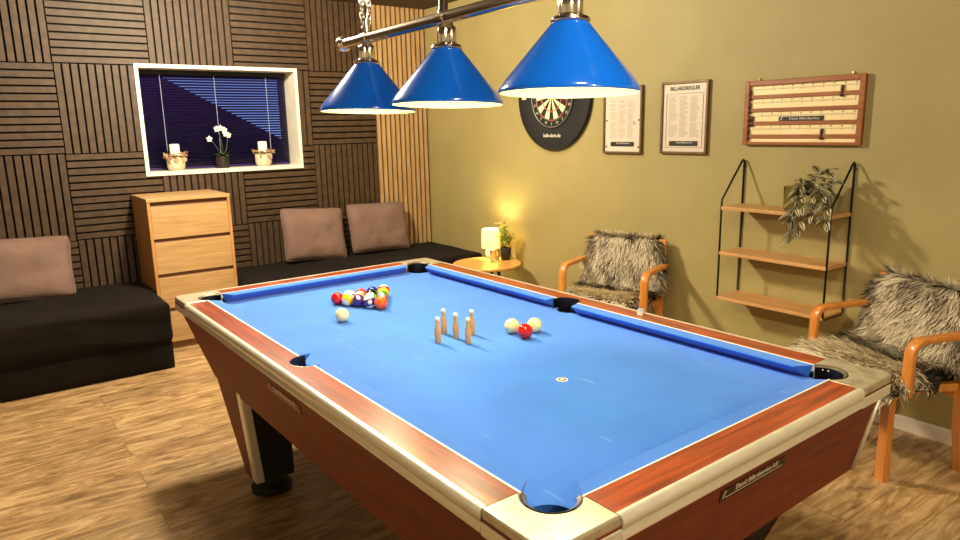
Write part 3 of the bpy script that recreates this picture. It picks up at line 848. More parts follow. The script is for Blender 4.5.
rack = {
 (0, 0): ('r', 3, 0, 'solid red ball at the left corner of the rack'),
 (1, 0): ('y', 9, 1, 'yellow striped ball beside the red corner ball of the rack'),
 (2, 0): ('p', 4, 0, 'solid purple ball in the middle of the rack\'s near edge'),
 (3, 0): ('p', 12, 1, 'purple and white striped ball next to the orange corner ball'),
 (4, 0): ('o', 5, 0, 'solid orange ball at the near right corner of the rack'),
 (0, 1): ('bl', 10, 1, 'blue striped ball on the rack\'s far edge next to the solid red corner ball'),
 (0, 2): ('m', 7, 0, 'solid brick red ball in the middle of the rack\'s far edge'),
 (0, 3): ('bl', 2, 0, 'solid blue ball on the rack\'s far edge next to the red striped corner ball'),
 (0, 4): ('r', 11, 1, 'red striped ball with white top at the far right corner of the rack'),
 (1, 1): ('o', 13, 1, 'orange striped ball inside the rack behind the yellow striped ball'),
 (1, 2): ('k', 8, 0, 'black ball inside the rack'),
 (1, 3): ('y', 1, 0, 'solid yellow ball in front of the red striped corner ball'),
 (2, 1): ('g', 14, 1, 'green striped ball inside the rack behind the two purple balls'),
 (2, 2): ('g', 6, 0, 'solid green ball in the middle of the rack\'s right edge'),
 (3, 1): ('m', 15, 1, 'brick red striped ball behind the orange corner ball of the rack'),
}
rr = random.Random(11)
view_az = math.atan2(-5.533 - -2.8, -.434 - .9)
for (i, j), (c, n_, st, lab) in rack.items():
    s = .0578
    a = A0[0] + s * (i * dAB[0] + j * dAC[0]); bb = A0[1] + s * (i * dAB[1] + j * dAC[1])
    rot = (rr.uniform(-.6, .6), rr.uniform(-.9, .2), view_az + rr.uniform(-.5, .5))
    if (i, j) == (3, 0): rot = (.25, -.15, view_az)
    if (i, j) == (0, 4): rot = (Matrix.Rotation(view_az, 3, 'Z') @ V((0, 0, 1)).rotation_difference(V((-.5, .1, .85))).to_matrix()).to_euler()
    if (i, j) == (2, 0): rot = (.1, -.75, view_az - .1)
    if (i, j) == (1, 0): rot = (Matrix.Rotation(view_az, 3, 'Z') @ V((0, 0, 1)).rotation_difference(V((.45, -.65, -.6))).to_matrix()).to_euler()
    if (i, j) == (0, 1): rot = (.1, .1, view_az)
    if (i, j) in ((0, 0), (4, 0)): rot = (.3, -1.1, view_az + 2.0)
    ball(a, bb, PC[c], lab, n_, bool(st), rot, 'numbered pool balls in the triangle rack')
def pin(a, bb, label):
    p = TW(a, bb, ZB)
    o = empty('billiard_pin', p, 0, label, 'pin', 'small wooden skittle pins on the blue cloth')
    b = B(); b.lathe([(.0095, 0), (.0105, .002), (.0115, .02), (.0125, .034), (.0115, .05), (.0075, .066), (.006, .074), (.0068, .08), (.0086, .087)], 20); b.build('pin_body', M['pin'], o, smooth=True)
    b = B(); b.lathe([(.0086, .087), (.0088, .091), (.0072, .096), (.003, .0988), (0, .099)], 20); b.build('pin_head', M['pin_cap'], o, smooth=True)
pin(-.083, -.015, 'leftmost wooden pin of the diamond of five')
pin(-.003, .063, 'wooden pin at the back of the diamond of five')
pin(-.002, -.014, 'wooden pin at the centre of the diamond of five')
pin(-.006, -.097, 'wooden pin at the front of the diamond, nearest the white spot')
pin(.070, -.018, 'rightmost wooden pin of the diamond of five')
ck = empty('chalk_cube', TW(.636, -.352, ZT + .0004), .4, 'small pale cue chalk cube on the far rail of the pool table', 'chalk')
b = B(); b.box(-.012, .012, -.012, .012, 0, .02); b.build('wrapper', M['chalk'], ck, bevel=.001)
b = B(); b.box(-.0115, .0115, -.0115, .0115, .02, .0225); b.build('chalk_face', M['chalk_top'], ck)

# ------------------------------------------------------------------ billiard lamp
RODZ = 1.866
LZ = -.2930          # rim below the bar
lp = empty('billiard_lamp', (TC.x + .009, TC.y - .0065, RODZ - .008), TH, 'chrome bar lamp with three blue cone shades hanging over the pool table', 'lamp')
lp.rotation_euler = (-.013, .035, TH)
LA = .012
def bar(z): return Matrix.Rotation(PI / 2, 4, 'X')
b = B(); b.tube([(LA, -.80, 0), (LA, .79, 0)], .0215, 24); b.build('bar', M['chrome'], lp, auto=.7)
for s in (-.82, .81):
    sg = 1 if s > 0 else -1
    b = B(); b.sphere((LA, s, 0), .034, 24, 16)
    b.lathe([(.024, -.024), (.029, -.019), (.029, -.005), (.024, 0)], 20, m=Matrix.Translation((LA, s - .026 * sg, 0)) @ Matrix.Rotation(PI / 2 * sg, 4, 'X')); b.build('end_knob', M['chrome'], lp, auto=.7)
LAMPS = []
for k, (la, sb) in enumerate(((.012, .603), (.026, .045), (.002, -.588))):
    dx_ = la
    LAMPS.append((la, sb))
    b = B(); b.open_lathe([(.047, .194), (.182, .034), (.19, .022), (.1965, .012), (.199, .006), (.1985, .001), (.1955, 0)], 72, (la, sb, LZ))
    sh = b.build('shade', M['shade_blue'], lp, auto=.9)
    b = B(); b.open_lathe([(.1945, .0005), (.1945, .006), (.187, .022), (.179, .033), (.044, .191), (.0, .191)], 64, (la, sb, LZ)); b.build('shade_lining', M['shade_in'], sh, smooth=True, recalc=False)
    b = B(); b.sphere((la, sb, LZ + .095), .03, 16, 12); b.lathe([(.014, .12), (.014, .195), (0, .195)], 12, (la, sb, LZ)); b.build('bulb', M['bulb'], sh, smooth=True)
    b = B(); b.lathe([(.0, .190), (.053, .190), (.056, .194), (.054, .201), (.047, .205), (.037, .207), (.034, .211)], 32, (la, sb, LZ)); b.lathe([(.031, .209), (.033, .213), (.033, .256), (.031, .262), (.024, .268), (.02, .285), (0, .285)], 64, (la, sb, LZ), flute=16, fl=.035); b.build('lamp_holder', M['chrome'], sh, auto=.6)
    b = B(); b.lathe([(.0255, -.02), (.0255, .02)], 24, m=Matrix.Translation((LA, sb, 0)) @ bar(0))
    if k != 1:
        b.lathe([(.014, .012), (.014, .075), (.009, .08), (0, .08)], 16, (LA, sb, 0)); b.build('clamp', M['chrome'], lp, auto=.7)
        for dx in (-.017, .015):
            b = B(); z = .06; q = 0
            while z < ZC - RODZ - .03:
                pts = []
                for i in range(12):
                    a = 2 * PI * i / 12; w = .0085 * math.cos(a); h = .017 * math.sin(a)
                    pts.append((LA + dx + (w if q % 2 else 0), sb + (0 if q % 2 else w), z + h))
                b.tube(pts, .0028, 6, closed=True); z += .026; q += 1
            b.build('chain', M['chrome'], lp, smooth=True)
    else:
        b.lathe([(.02, .014), (.019, .024), (.0165, .028), (.0165, ZC - RODZ - .045), (.03, ZC - RODZ - .035), (.03, ZC - RODZ - .012)], 20, (LA, sb, 0)); b.build('stem', M['chrome'], lp, auto=.7)

# ------------------------------------------------------------------ side table, lamp, plant, tumbler
st = empty('side_table', (2.70, -1.336, 0), .0, 'round oak side table in the corner between the daybed and an armchair', 'side table')
b = B(); b.lathe([(0, .428), (.245, .428), (.262, .436), (.265, .444), (.262, .45), (0, .45)], 64); b.build('table_top', M['tablewood'], st, auto=.8)
for k in range(3):
    a = 2 * PI * k / 3 + .65
    b = B(); b.tube([(.12 * math.cos(a), .12 * math.sin(a), .429), (.21 * math.cos(a), .21 * math.sin(a), 0)], [.014, .010], 12); b.build('leg', M['black_metal'], st, smooth=True)
TZ = .4505
tl = empty('table_lamp', (2.862, -1.175, TZ), 0, 'small lit table lamp with yellow drum shade and white ceramic base on side table', 'lamp')
b = B(); b.lathe([(.03, 0), (.034, .004), (.044, .022), (.046, .04), (.04, .06), (.022, .076), (.012, .082), (.012, .1), (0, .1)], 32); b.build('lamp_base', M['ceramic'], tl, auto=.9)
b = B(); b.open_lathe([(.071, .082), (.072, .083), (.068, .232), (.067, .233), (.066, .232), (.070, .083)], 40); b.build('lamp_shade', M['lampshade'], tl, smooth=True, recalc=False)
b = B(); b.sphere((0, 0, .14), .022, 12, 8); b.build('bulb', M['bulb'], tl, smooth=True)
pp = empty('potted_plant', (2.895, -1.325, TZ), 0, 'small bushy yellow-green plant in dark pot beside the table lamp', 'plant')
b = B(); b.lathe([(.034, 0), (.036, .003), (.045, .09), (.043, .094), (.04, .088), (0, .082)], 28); b.build('pot', M['potdark'], pp, auto=.8)
r = random.Random(5)
b = B(); bs = B()
for k in range(13):
    a = r.uniform(0, 2 * PI); ln = r.uniform(.11, .215); sp = r.uniform(.015, .1)
    top = V((sp * math.cos(a), sp * math.sin(a), .085 + ln)); bot = V((.012 * math.cos(a), .012 * math.sin(a), .08))
    bs.tube([bot, (bot + top) / 2 + V((0, 0, .01)), top], .0018, 5)
    for q in range(16):
        t_ = r.uniform(.25, 1.02); p = bot.lerp(top, t_); az = r.uniform(0, 2 * PI)
        leafshape(b, p, (math.cos(az), math.sin(az), r.uniform(-.1, .9)), (0, 0, 1), r.uniform(.03, .046), r.uniform(.02, .028), .3, seg=3)
b.build('foliage', M['leafgreen'], pp, smooth=True, recalc=False); bs.build('stems', M['stem'], pp, smooth=True)
tu = empty('glass_tumbler', (2.782, -1.33, TZ), 0, 'small clear glass standing in front of the table lamp on side table', 'glass')
b = B(); b.lathe([(.0, 0), (.03, 0), (.033, .003), (.037, .088), (.0365, .09), (.0345, .088), (.031, .012), (0, .01)], 28); b.build('glass_body', M['glass'], tu, auto=.8)

# ------------------------------------------------------------------ armchairs with fur throws
def armchair(loc, rz, label):
    ch = empty('armchair', loc, rz, label, 'armchair', 'bentwood armchairs along the olive wall')
    ch.scale = (1, .9, 1)
    X = V((1, 0, 0))
    for s in (-1, 1):
        x = s * .276
        # arm: one bent strip from seat rail up and back
        path = [(x, .0, .385), (x, .0, .45), (x, .0, .54)]
        for k in range(1, 8):
            a = PI / 2 * k / 7
            path.append((x, .06 - .06 * math.cos(a), .555 + .06 * math.sin(a) - .0))
        path += [(x, .14, .617), (x, .24, .62), (x, .345, .622)]
        b = B(); b.strip(path, .046, .022, X); b.build('armrest', M['bentwood'], ch, auto=.9)
        # front leg
        path = [(s * .232, -.036, 0), (s * .238, -.044, .2), (s * .242, -.05, .33)]
        for k in range(1, 6):
            a = PI / 2 * k / 5
            path.append((s * .242, -.052 + .05 * (1 - math.cos(a)), .35 + .05 * math.sin(a)))
        path += [(s * .242, .1, .40), (s * .242, .3, .39)]
        b = B(); b.strip(path, .046, .034, X); b.build('leg', M['bentwood'], ch, auto=.9)
        # rear leg running up into back post
        b = B(); b.strip([(s * .256, .375, 0), (s * .254, .34, .2), (s * .252, .33, .38), (s * .248, .352, .6), (s * .244, .378, .755), (s * .243, .382, .775)], .042, .028, X); b.build('leg', M['bentwood'], ch, auto=.9)
    b = B(); b.box(-.25, .25, -.05, -.02, .345, .395); b.box(-.25, .25, .3, .33, .335, .385); b.build('seat_rail', M['bentwood'], ch, bevel=.004)
    b = B(); soft_box(b, -.235, .235, -.055, .325, .395, .435, .018, 14, 12, 4, .001); b.build('seat', M['bedcover'], ch, smooth=True)
    b = B(); P = []
    b.hexa([(-.24, .305, .42), (.24, .305, .42), (.24, .33, .42), (-.24, .33, .42), (-.23, .355, .735), (.23, .355, .735), (.23, .38, .735), (-.23, .38, .735)]); b.build('backrest', M['bedcover'], ch, bevel=.008)
    return ch

def lerp_path(keys, t):
    for i in range(len(keys) - 1):
        if keys[i][0] <= t <= keys[i + 1][0]:
            f = (t - keys[i][0]) / (keys[i + 1][0] - keys[i][0]); return V(keys[i][1]).lerp(V(keys[i + 1][1]), f)
    return V(keys[-1][1])

def fur_throw(loc, rz, label, seed, wseat, wback, skew=0.0, front=-.11, lean=0.0):
    r = random.Random(seed)
    # centre line in chair space: (y, z), hanging front edge -> seat -> back -> over the top
    raw = [(front, .35), (front - .005, .415), (front + .04, .452), (.02, .458), (.14, .452), (.25, .452), (.292, .475), (.305, .53), (.318, .62), (.332, .69), (.342, .745), (.364, .775), (.392, .755), (.402, .66)]
    L_ = [0]
    for i in range(1, len(raw)): L_.append(L_[-1] + math.dist(raw[i], raw[i - 1]))
    keys = [(L_[i] / L_[-1], (0, *raw[i])) for i in range(len(raw))]
    def S(u, t):
        p = lerp_path(keys, t)
        w = wseat if t < .42 else wback
        k = min(1, max(0, (t - .36) / .12)); w = wseat + (wback - wseat) * k
        if t > .66: w *= 1 - .2 * min(1, (t - .66) / .2) ** 2.5
        if t < .1: w *= .86 + 1.4 * t
        edge = 1 + .07 * noise.noise(V((t * 7 + seed, u * .6 + (3 if u > 0 else 0), 1.3)))
        x = u * w * edge + skew * (1 - t)
        # droop beside the seat, follow the arms
        dz = -.05 * max(0, abs(u) - .8) / .2 if t < .4 else 0
        dy = .02 * max(0, abs(u) - .75) / .25 if t >= .42 else 0
        bmp = .01 * noise.noise(V((u * 2 + seed, t * 6, 0)))
        return V((x, p.y + dy - (bmp if t > .4 else 0), p.z + dz + (bmp if t < .4 else 0)))
    b = B(); cl = b.bm.loops.layers.color.new('tint')
    colv = {}
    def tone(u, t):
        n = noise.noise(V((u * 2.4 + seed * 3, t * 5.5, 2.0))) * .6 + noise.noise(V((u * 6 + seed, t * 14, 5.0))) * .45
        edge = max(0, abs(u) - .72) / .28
        k = .78 + .8 * n - .45 * edge - (.25 if .39 < t < .44 else 0) + (.2 if t < .38 else 0)  # shade of the fold painted into the tint; seat tint raised to look lit
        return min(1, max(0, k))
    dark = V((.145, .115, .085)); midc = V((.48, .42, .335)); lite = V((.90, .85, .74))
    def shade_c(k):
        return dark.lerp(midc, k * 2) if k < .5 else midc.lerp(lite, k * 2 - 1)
    nu, ntt = 18, 46
    g = [[b.v(S(-1 + 2 * i / nu, j / ntt)) for i in range(nu + 1)] for j in range(ntt + 1)]
    for row in g:
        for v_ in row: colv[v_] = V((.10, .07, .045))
    for j in range(ntt):
        for i in range(nu): b.face([g[j][i], g[j][i + 1], g[j + 1][i + 1], g[j + 1][i]])
    for k in range(13000):
        u = r.uniform(-1.0, 1.0); t = r.random()
        e = .006
        p = S(u, t); du = S(min(1, u + e), t) - S(max(-1, u - e), t); dt = S(u, min(1, t + e)) - S(u, max(0, t - e))
        if du.length < 1e-6 or dt.length < 1e-6: continue
        nrm = du.normalized().cross(dt.normalized()).normalized()
        if nrm.dot(V((0, -.6, 1))) < 0 and t < .85: nrm = -nrm
        if t >= .85 and nrm.z < 0 and t < .9: nrm = -nrm
        side = du.normalized(); flow = (-dt.normalized() + side * lean).normalized()           # hair flows down the back and off the seat front
        cl_ = noise.noise(V((u * 5 + seed, t * 12, 7))), noise.noise(V((u * 5, t * 12 + seed, 3)))
        d = nrm * r.uniform(.25, .75) + flow * (.75 + .4 * cl_[0]) + side * (.75 * cl_[1] + u * .35 + r.gauss(0, .28))
        d.normalize()
        ln = r.uniform(.034, .07) * (1.15 if abs(u) > .8 else 1)
        wd = r.uniform(.0022, .0042)
        bend = V((0, 0, -1)) * r.uniform(.05, .3) + side * r.gauss(0, .18)
        wv = d.cross(nrm)
        if wv.length < 1e-4: continue
        wv = (wv.normalized() + nrm * r.uniform(-.5, .5)).normalized()
        k0 = tone(u, t)
        kk = min(1, max(0, k0 + r.gauss(0, .16)))
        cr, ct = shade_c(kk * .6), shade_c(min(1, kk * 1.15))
        if t < .39: cr, ct = cr * 1.3, ct * 1.15  # seat strands tinted brighter, light put into their colour
        prev = None
        for q, (f, ww) in enumerate(((0, .8), (.5, 1.0), (1.0, .12))):
            c = p + d * (ln * f) + bend * (ln * f * f)
            row = (b.v(c - wv * wd * ww), b.v(c + wv * wd * ww))
            cc = cr.lerp(ct, min(1, f * 1.4))
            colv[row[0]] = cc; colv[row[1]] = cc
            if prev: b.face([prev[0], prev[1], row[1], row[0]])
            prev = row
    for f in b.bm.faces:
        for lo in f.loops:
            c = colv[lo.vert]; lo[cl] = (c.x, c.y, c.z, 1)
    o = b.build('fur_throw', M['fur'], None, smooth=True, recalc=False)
    o.location = loc; o.rotation_euler = (0, 0, rz); o.scale = (1, .9, 1)
    bpy.context.view_layer.update()
    mw = o.matrix_world; mi_ = mw.inverted()
    for v_ in o.data.vertices:                      # the pile is squashed where it meets the wall
        p = mw @ v_.co
        if p.x > XR - .006: p.x = XR - .006 - .002 * ((p.z * 37) % 1); v_.co = mi_ @ p
    return tag(o, label, 'fur throw', 'shaggy fur throws on the armchairs')
r1 = math.radians(-73.6); r2 = math.radians(-113.3)
c1, c2 = (2.582, -2.66, 0), (2.592, -4.178, 0)
armchair(c1, r1, 'bentwood armchair by the olive wall between side table and wall shelf')
armchair(c2, r2, 'bentwood armchair at the right edge below and beside the wall shelf')
fur_throw(c1, r1, 'shaggy grey-brown fur throw over the armchair behind the pool table', 3, .262, .262, -.012)
fur_throw(c2, r2, 'shaggy grey-brown fur throw over the armchair at the right edge', 8, .296, .28, -.0, -.14, -.45)

# ------------------------------------------------------------------ wall shelf and its plant
ws = empty('wall_shelf', (XR, 0, 0), 0, 'three-tier oak wall shelf on black wire frames', 'shelf')
ya, yb_ = -3.285, -3.885
for y in (ya, yb_):
    b = B(); R_ = .0055
    b.tube([(-.008, y, 1.262), (-.008, y, .525), (-.02, y, .515), (-.19, y, .515), (-.2, y, .525), (-.2, y, 1.05), (-.197, y, 1.07), (-.03, y, 1.268), (-.018, y, 1.276), (-.008, y, 1.27), (-.008, y, 1.262)], R_, 8)
    b.sphere((-.006, y, 1.245), .009, 10, 8)
    b.build('wire_frame', M['black_metal'], ws, smooth=True)
for z in (1.032, .782, .53):
    b = B(); b.box(-.205, -.004, yb_ - .003, ya + .003, z - .018, z); b.build('shelf_board', M['shelfwood'], ws, bevel=.002)
sp = empty('trailing_plant', (XR - .11, -3.645, 1.0325), 0, 'variegated trailing plant in pale green glass pot on the top shelf', 'plant')
b = B(); b.lathe([(.04, 0), (.048, .004), (.052, .12), (.05, .122), (.047, .118), (.044, .01), (0, .008)], 28); b.build('pot', M['greenglass'], sp, auto=.8)
r = random.Random(21)
b = B(); bs = B(); cl = b.bm.loops.layers.color.new('tint'); colv = {}
def vleaf(base, d, ln, w):
    d = V(d).normalized(); up = V((-.6, .25, .8)); s = d.cross(up).normalized(); u = s.cross(d).normalized()
    prev = None; seg = 5
    dk = V((.060, .066, .034)) * r.uniform(.7, 1.3); lt = V((.70, .66, .50)) * r.uniform(.7, 1.15)
    for i in range(seg + 1):
        t_ = i / seg
        c = V(base) + d * (ln * t_) - V((0, 0, 1)) * (.35 * ln * t_ * t_)
        ww = w * .5 * (math.sin(PI * (.07 + .93 * t_)) ** .75 if i < seg else .02)
        row = []
        for f in (-1, -.62, -.4, -.12, .12, .4, .62, 1):
            v_ = b.v(c + s * ww * f + u * ww * abs(f) * .3); colv[v_] = lt if abs(abs(f) - .5) < .15 else dk; row.append(v_)
        if prev:
            for q in range(7): b.face([prev[q], prev[q + 1], row[q + 1], row[q]])
        prev = row
def vine(pts, nl, spread=.012, lnr=(.044, .064)):
    pts = [V(p) for p in pts]; bs.tube(pts, .0018, 5)
    for k in range(nl):
        t_ = (k + .6) / nl * (len(pts) - 1) * .999; i = int(t_); p = pts[i].lerp(pts[i + 1], t_ - i)
        tg = (pts[i + 1] - pts[i]).normalized()
        a = V((-.6 + r.uniform(-.5, .4), (1 if k % 2 else -1) * r.uniform(.3, 1.0), r.uniform(-.3, .5)))
        vleaf(p, a + tg * .5, r.uniform(*lnr), r.uniform(.022, .032))
o = V((0, -.05, .1))
for k in range(14):
    tx, ty, tz = r.uniform(-.11, .03), r.uniform(-.25, -.0), r.uniform(.06, .2)
    if ty > -.05: tz = min(tz, .15)
    vine([o, (tx * .4, ty * .4 - .02, .1 + (tz - .1) * .6 + .03), (tx, ty, tz)], 7)
for k in range(7):
    ty = r.uniform(-.24, -.01)
    vine([o, (-.06, ty * .6 - .01, .12), (-.115, ty, .05), (-.12, ty + .01, -.04 + r.uniform(-.02, .03))], 9)
vine([o, (-.07, -.05, .11), (-.118, -.07, .02), (-.125, -.065, -.08), (-.125, -.06, -.15)], 12)
vine([o, (-.07, -.08, .11), (-.118, -.11, .02), (-.125, -.105, -.07), (-.125, -.1, -.105)], 10)
vine([o, (-.03, -.15, .14), (-.05, -.24, .16)], 7); vine([o, (-.01, -.12, .2), (-.02, -.2, .22)], 7)
for f in b.bm.faces:
    for lo in f.loops:
        c = colv[lo.vert]; lo[cl] = (c.x, c.y, c.z, 1)
b.build('foliage', M['varleaf'], sp, smooth=True, recalc=False); bs.build('stems', M['stem'], sp, smooth=True)

# ------------------------------------------------------------------ things on the olive wall
def wall_m(y, z, off=0.0):
    m = Matrix(((0, 0, -1), (-1, 0, 0), (0, 1, 0))).to_4x4(); m.translation = V((XR - off, y, z)); return m
# dartboard and its surround
sr = empty('dartboard_surround', (XR, -1.727, 1.685), 0, 'black ring surround protecting the wall around the dartboard', 'dartboard surround')
wm = Matrix(((0, 0, -1), (-1, 0, 0), (0, 1, 0))).to_4x4()
b = B(); b.lathe([(.228, .001), (.372, .001), (.383, .006), (.385, .02), (.378, .03), (.24, .032), (.228, .028)], 72, m=wm)
b.build('ring', M['rubber'], sr, auto=.7)
text('ring_lettering', 'bulls-darts.de', .034, M['plate_white'], sr, wm @ Matrix.Translation((0, -.275, .0325)), offset=.0008)
b = B()
for s in (-1, 1): b.box(s * .31 - .025, s * .31 + .025, -.01, .014, .0318, .0325, m=wm)
b.build('ring_marks', M['plate_lt'], sr)
db = empty('dartboard', (XR, -1.727, 1.685), 0, 'round bristle dartboard partly hidden behind the nearest blue shade', 'dartboard')
b = B(); b.lathe([(0, .001), (.2265, .001), (.2265, .034), (.222, .036), (0, .036)], 60, m=wm); b.build('board_body', M['dart_black'], db, auto=.6)
b = B(); rings = [(.016, .099), (.099, .107), (.107, .162), (.162, .170)]
for k in range(20):
    a0 = PI / 2 + (k - .5) * PI / 10; a1 = a0 + PI / 10
    for q, (ra, rb) in enumerate(rings):
        blk = k % 2 == 0
        mi = (0 if blk else 1) if q in (0, 2) else (2 if blk else 3)
        pts = [(ra, a0), (rb, a0), (rb, (a0 + a1) / 2), (rb, a1), (ra, a1), (ra, (a0 + a1) / 2)]
        b.face([b.v(wm @ V((x * math.cos(a), x * math.sin(a), .0364))) for x, a in pts], mi)
b.lathe([(.016, .0362), (.016, .0366), (0, .0366)], 20, m=wm, mi=3); b.lathe([(.0065, .0366), (.0065, .037), (0, .037)], 16, m=wm, mi=2)
b.build('scoring_face', [M['dart_black'], M['dart_cream'], M['dart_red'], M['dart_green']], db)
b = B(); b.tube([wm @ V((.215 * math.cos(2 * PI * k / 48), .215 * math.sin(2 * PI * k / 48), .0385)) for k in range(48)], .0022, 6, closed=True)
for rr_ in (.107, .170): b.tube([wm @ V((rr_ * math.cos(2 * PI * k / 48), rr_ * math.sin(2 * PI * k / 48), .037)) for k in range(48)], .0008, 5, closed=True)
b.build('number_ring', M['wire'], db, smooth=True)
for k, nm in enumerate((20, 1, 18, 4, 13, 6, 10, 15, 2, 17, 3, 19, 7, 16, 8, 11, 14, 9, 12, 5)):
    a = PI / 2 - k * PI / 10
    text('number', str(nm), .028, M['plate_white'], db, wm @ Matrix.Translation((.193 * math.cos(a), .193 * math.sin(a), .0368)))

def poster(yc, zc, w, h, label, title, screws, inner):
    p = empty('framed_rules', (XR, yc, zc), 0, label, 'framed poster', 'framed billiard rules on the olive wall')
    b = B(); fw = .014
    for (x0, x1, z0, z1) in ((-w / 2, -w / 2 + fw, -h / 2, h / 2), (w / 2 - fw, w / 2, -h / 2, h / 2), (-w / 2 + fw, w / 2 - fw, -h / 2, -h / 2 + fw), (-w / 2 + fw, w / 2 - fw, h / 2 - fw, h / 2)):
        b.box(x0, x1, z0, z1, .001, .022, m=wm)
    b.build('frame', M['frame'], p, bevel=.002)
    b = B(); b.box(-w / 2 + fw, w / 2 - fw, -h / 2 + fw, h / 2 - fw, .002, .012, m=wm); b.build('sheet', M['poster'], p)
    iw, ih = w / 2 - fw, h / 2 - fw
    if inner:
        b = B(); x, z0, z1 = iw - .022, -ih + .022, ih - .055
        for q in ((-x, -x + .004, z0, z1), (x - .004, x, z0, z1), (-x, x, z0, z0 + .004), (-x, x, z1 - .004, z1)): b.box(*q, .012, .0145, m=wm)
        b.build('inner_frame', M['poster_line'], p)
        for sx in (-1, 1):
            for zq in (z0 + .01, (z0 + z1) / 2, z1 - .01):
                b = B(); b.lathe([(.006, .012), (.006, .017), (0, .017)], 12, m=wm @ Matrix.Translation((sx * (x - .002), zq, 0))); b.build('clip', M['poster_in'], p)
    r = random.Random(int(w * 1000) + inner)
    b = B(); cols = 3 if inner else 3; x0 = -iw + .038; cw = (2 * (iw - .038)) / cols
    for c in range(cols):
        z = ih - .075; 
        while z > -ih + .085:
            if r.random() > .1:
                b.box(x0 + c * cw + .003, x0 + c * cw + cw * r.uniform(.55, .93), z - .0016, z + .0016, .012, .0124, m=wm)
            z -= .0068
    b.build('small_print', M['poster_line'], p)
    if title: text('title', title, .030, M['ink'], p, wm @ Matrix.Translation((0, ih - .028, .0122)), offset=.0012, sx=.98)
    else: text('title', 'CAROMREGLER' if False else 'REGLER', .014, M['ink'], p, wm @ Matrix.Translation((0, ih - .04, .0122)))
    b = B(); b.box(-iw + .05, iw - .05, -ih + .032, -ih + .062, .012, .0126, m=wm); lg = b.build('maker_logo', M['ink'], p)
    text('logo_lettering', 'Dansk Billardservice', .016, M['poster'], lg, wm @ Matrix.Translation((.006, -ih + .053, .0128)), sx=.9)
    if screws:
        for sx in (-1, 1):
            for zq in (-ih + .03, .0, ih - .03):
                b = B(); b.lathe([(.005, .012), (.005, .016), (0, .016)], 12, m=wm @ Matrix.Translation((sx * (iw - .014), zq, 0))); b.build('screw', M['ink'], p)
        b = B(); b.lathe([(.012, .0121), (.012, .0125), (0, .0125)], 20, m=wm @ Matrix.Translation((iw - .05, -.02, 0))); b.build('round_stamp', M['poster_line'], p)
poster(-2.387, 1.506, .33, .428, 'framed sheet of printed rules with dark screws, next to the dartboard', None, True, False)
poster(-2.87, 1.511, .336, .424, 'framed rules sheet headed with large black title, next to the score board', 'BILLARDREGLER', False, True)

# score board
sw, shh = .632, .337
sbd = empty('score_board', (XR, -3.594, 1.526), 0, 'wooden billiard score board with four cream number scales above the shelf', 'score board')
b = B(); b.box(-sw / 2, sw / 2, -shh / 2, shh / 2, .001, .012, m=wm); b.build('back_board', M['cream'], sbd)
b = B(); fw = .026
for q in ((-sw / 2, -sw / 2 + fw, -shh / 2, shh / 2), (sw / 2 - fw, sw / 2, -shh / 2, shh / 2), (-sw / 2 + fw, sw / 2 - fw, -shh / 2, -shh / 2 + fw * .6), (-sw / 2 + fw, sw / 2 - fw, shh / 2 - fw, shh / 2)): b.box(*q, .001, .03, m=wm)
b.build('frame', M['scorewood'], sbd, bevel=.003)
top = shh / 2 - fw; pitch = (shh - fw * 1.6 - .02) / 4
for k in range(4):
    z1 = top - k * pitch; zr = z1 - pitch + .019
    b = B(); b.box(-sw / 2 + fw, sw / 2 - fw, zr - .019, zr, .012, .022, m=wm); b.build('slide_rail', M['scorewood'], sbd, bevel=.002)
    b = B()
    n_ = 50
    for i in range(n_ + 1):
        x = -sw / 2 + fw + .022 + (sw - 2 * fw - .044) * i / n_
        b.box(x - .0009, x + .0009, z1 - .022 - (.006 if i % 5 == 0 else 0), z1 - .016, .012, .0124, m=wm)
    b.box(-sw / 2 + fw + .02, sw / 2 - fw - .02, z1 - .0228, z1 - .0218, .012, .0123, m=wm)
    sc_ = b.build('scale', M['ink'], sbd)
    for i in range(1, 11):
        x = -sw / 2 + fw + .022 + (sw - 2 * fw - .044) * i / 10
        text('number', str(i * 5), .0115, M['ink'], sc_, wm @ Matrix.Translation((x, z1 - .0095, .0122)))
def marker(x, row):
    z1 = top - row * pitch; zr = z1 - pitch + .019
    b = B(); mm = wm @ Matrix.Translation((x, zr - .004, .018))
    b.lathe([(.008, -.022), (.011, -.016), (.011, -.004), (.006, .004), (.0085, .012), (.0085, .026), (.005, .032), (0, .033)], 14, m=mm @ Matrix.Rotation(-PI / 2, 4, 'X')); b.build('marker', M['marker'], sbd, auto=.8)
for x, q in ((-.288, 0), (.205, 0), (-.288, 1), (-.288, 2), (-.270, 2), (-.29, 3), (.118, 3)): marker(x, q)
z3 = top - 2 * pitch - pitch + .019
b = B(); b.box(-.118, .122, z3 - .001, z3 + .023, .012, .0155, m=wm); npn = b.build('name_plate', M['plate_black'], sbd)
text('plate_lettering', 'Dansk Billardservice', .0195, M['plate_white'], npn, wm @ Matrix.Translation((.02, z3 + .0115, .0156)))
b = B(); b.prism([(-.108, z3 + .004), (-.103, z3 + .004), (-.099, z3 + .018), (-.094, z3 + .018), (-.095, z3 + .021), (-.103, z3 + .021)], .0155, .016, m=wm); b.build('plate_mark', M['plate_white'], npn)
for y in (.248, -.246):
    b = B(); b.lathe([(.007, 0), (.007, .006), (0, .008)], 12, m=wm @ Matrix.Translation((-y, shh / 2 + .008, .002))); b.box(-y - .003, -y + .003, shh / 2 - .004, shh / 2 + .006, .002, .005, m=wm); b.build('hook', M['brass'], sbd)

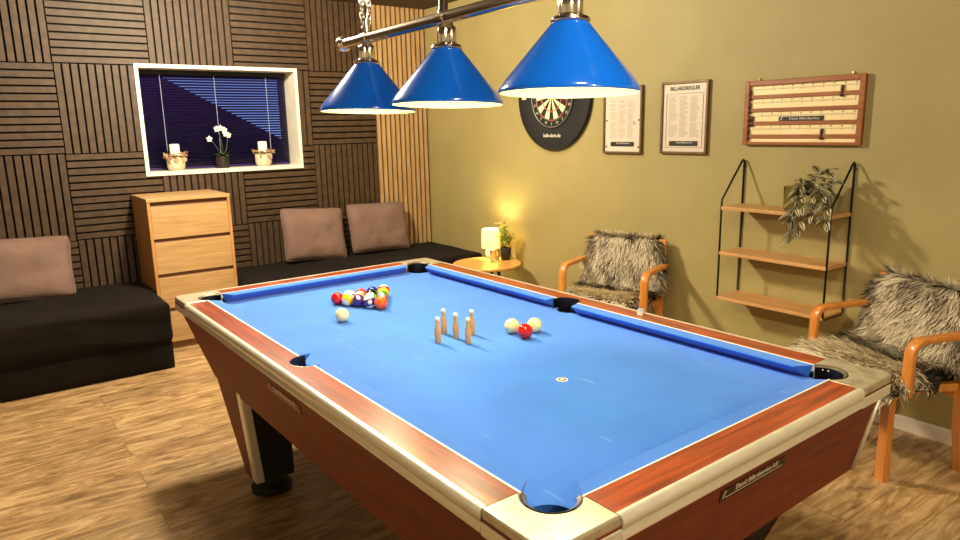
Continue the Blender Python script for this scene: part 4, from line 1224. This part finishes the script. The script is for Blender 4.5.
# ------------------------------------------------------------------ light
def spot(loc, power, col, ang=150, blend=.6, size=.06, aim=(0, 0, -1), name='ceiling_spot'):
    l = bpy.data.lights.new(name, 'SPOT'); l.energy = power; l.color = col; l.spot_size = math.radians(ang); l.spot_blend = blend; l.shadow_soft_size = size
    o = bpy.data.objects.new(name, l); C.objects.link(o); o.location = loc
    o.rotation_euler = V(aim).to_track_quat('-Z', 'Y').to_euler()
    return o
def point(loc, power, col, size=.03, name='lamp_light'):
    l = bpy.data.lights.new(name, 'POINT'); l.energy = power; l.color = col; l.shadow_soft_size = size
    o = bpy.data.objects.new(name, l); C.objects.link(o); o.location = loc
    return o
WARM = (1.0, .86, .62)
point((.85, -1.55, 2.42), 300, WARM, .12, 'ceiling_light')
point((.6, -4.95, 2.42), 62, WARM, .12, 'ceiling_light')
point((.7, -6.9, 2.40), 85, WARM, .12, 'ceiling_light')
bpy.context.view_layer.update()
spot((2.15, -1.75, 2.45), 46, WARM, 84, .9, .05, (.34, 0, -1), 'wall_washer')
for la, sb in LAMPS:
    p = lp.matrix_world @ V((la, sb, LZ + .055)); point(p, 20, (1, .86, .6), .04)
point((2.862, -1.175, TZ + .185), 11, (1, .80, .36), .03)
w = bpy.data.worlds.new('dusk'); sc.world = w; w.use_nodes = True
bg = w.node_tree.nodes['Background']; bg.inputs[0].default_value = (.12, .22, .6, 1); bg.inputs[1].default_value = 1.6

# ------------------------------------------------------------------ camera
cam = bpy.data.cameras.new('camera'); co = bpy.data.objects.new('camera', cam); C.objects.link(co)
cam.sensor_width = 36; cam.sensor_fit = 'HORIZONTAL'; cam.lens = 689.545 / 960 * 36; cam.clip_start = .05
R_ = V((.80463053, -.59339826, -.02117086)); U_ = V((.13780515, .15194104, .97873575)); F_ = V((.57756337, .79043812, -.20402973))
mm = Matrix((R_, U_, -F_)).transposed().to_4x4(); mm.translation = V((-.43423524, -5.53318381, 1.48761946))
co.matrix_world = mm
sc.camera = co
sc.view_settings.view_transform = 'Standard'
sc.view_settings.look = 'None'
sc.view_settings.exposure = 0.15
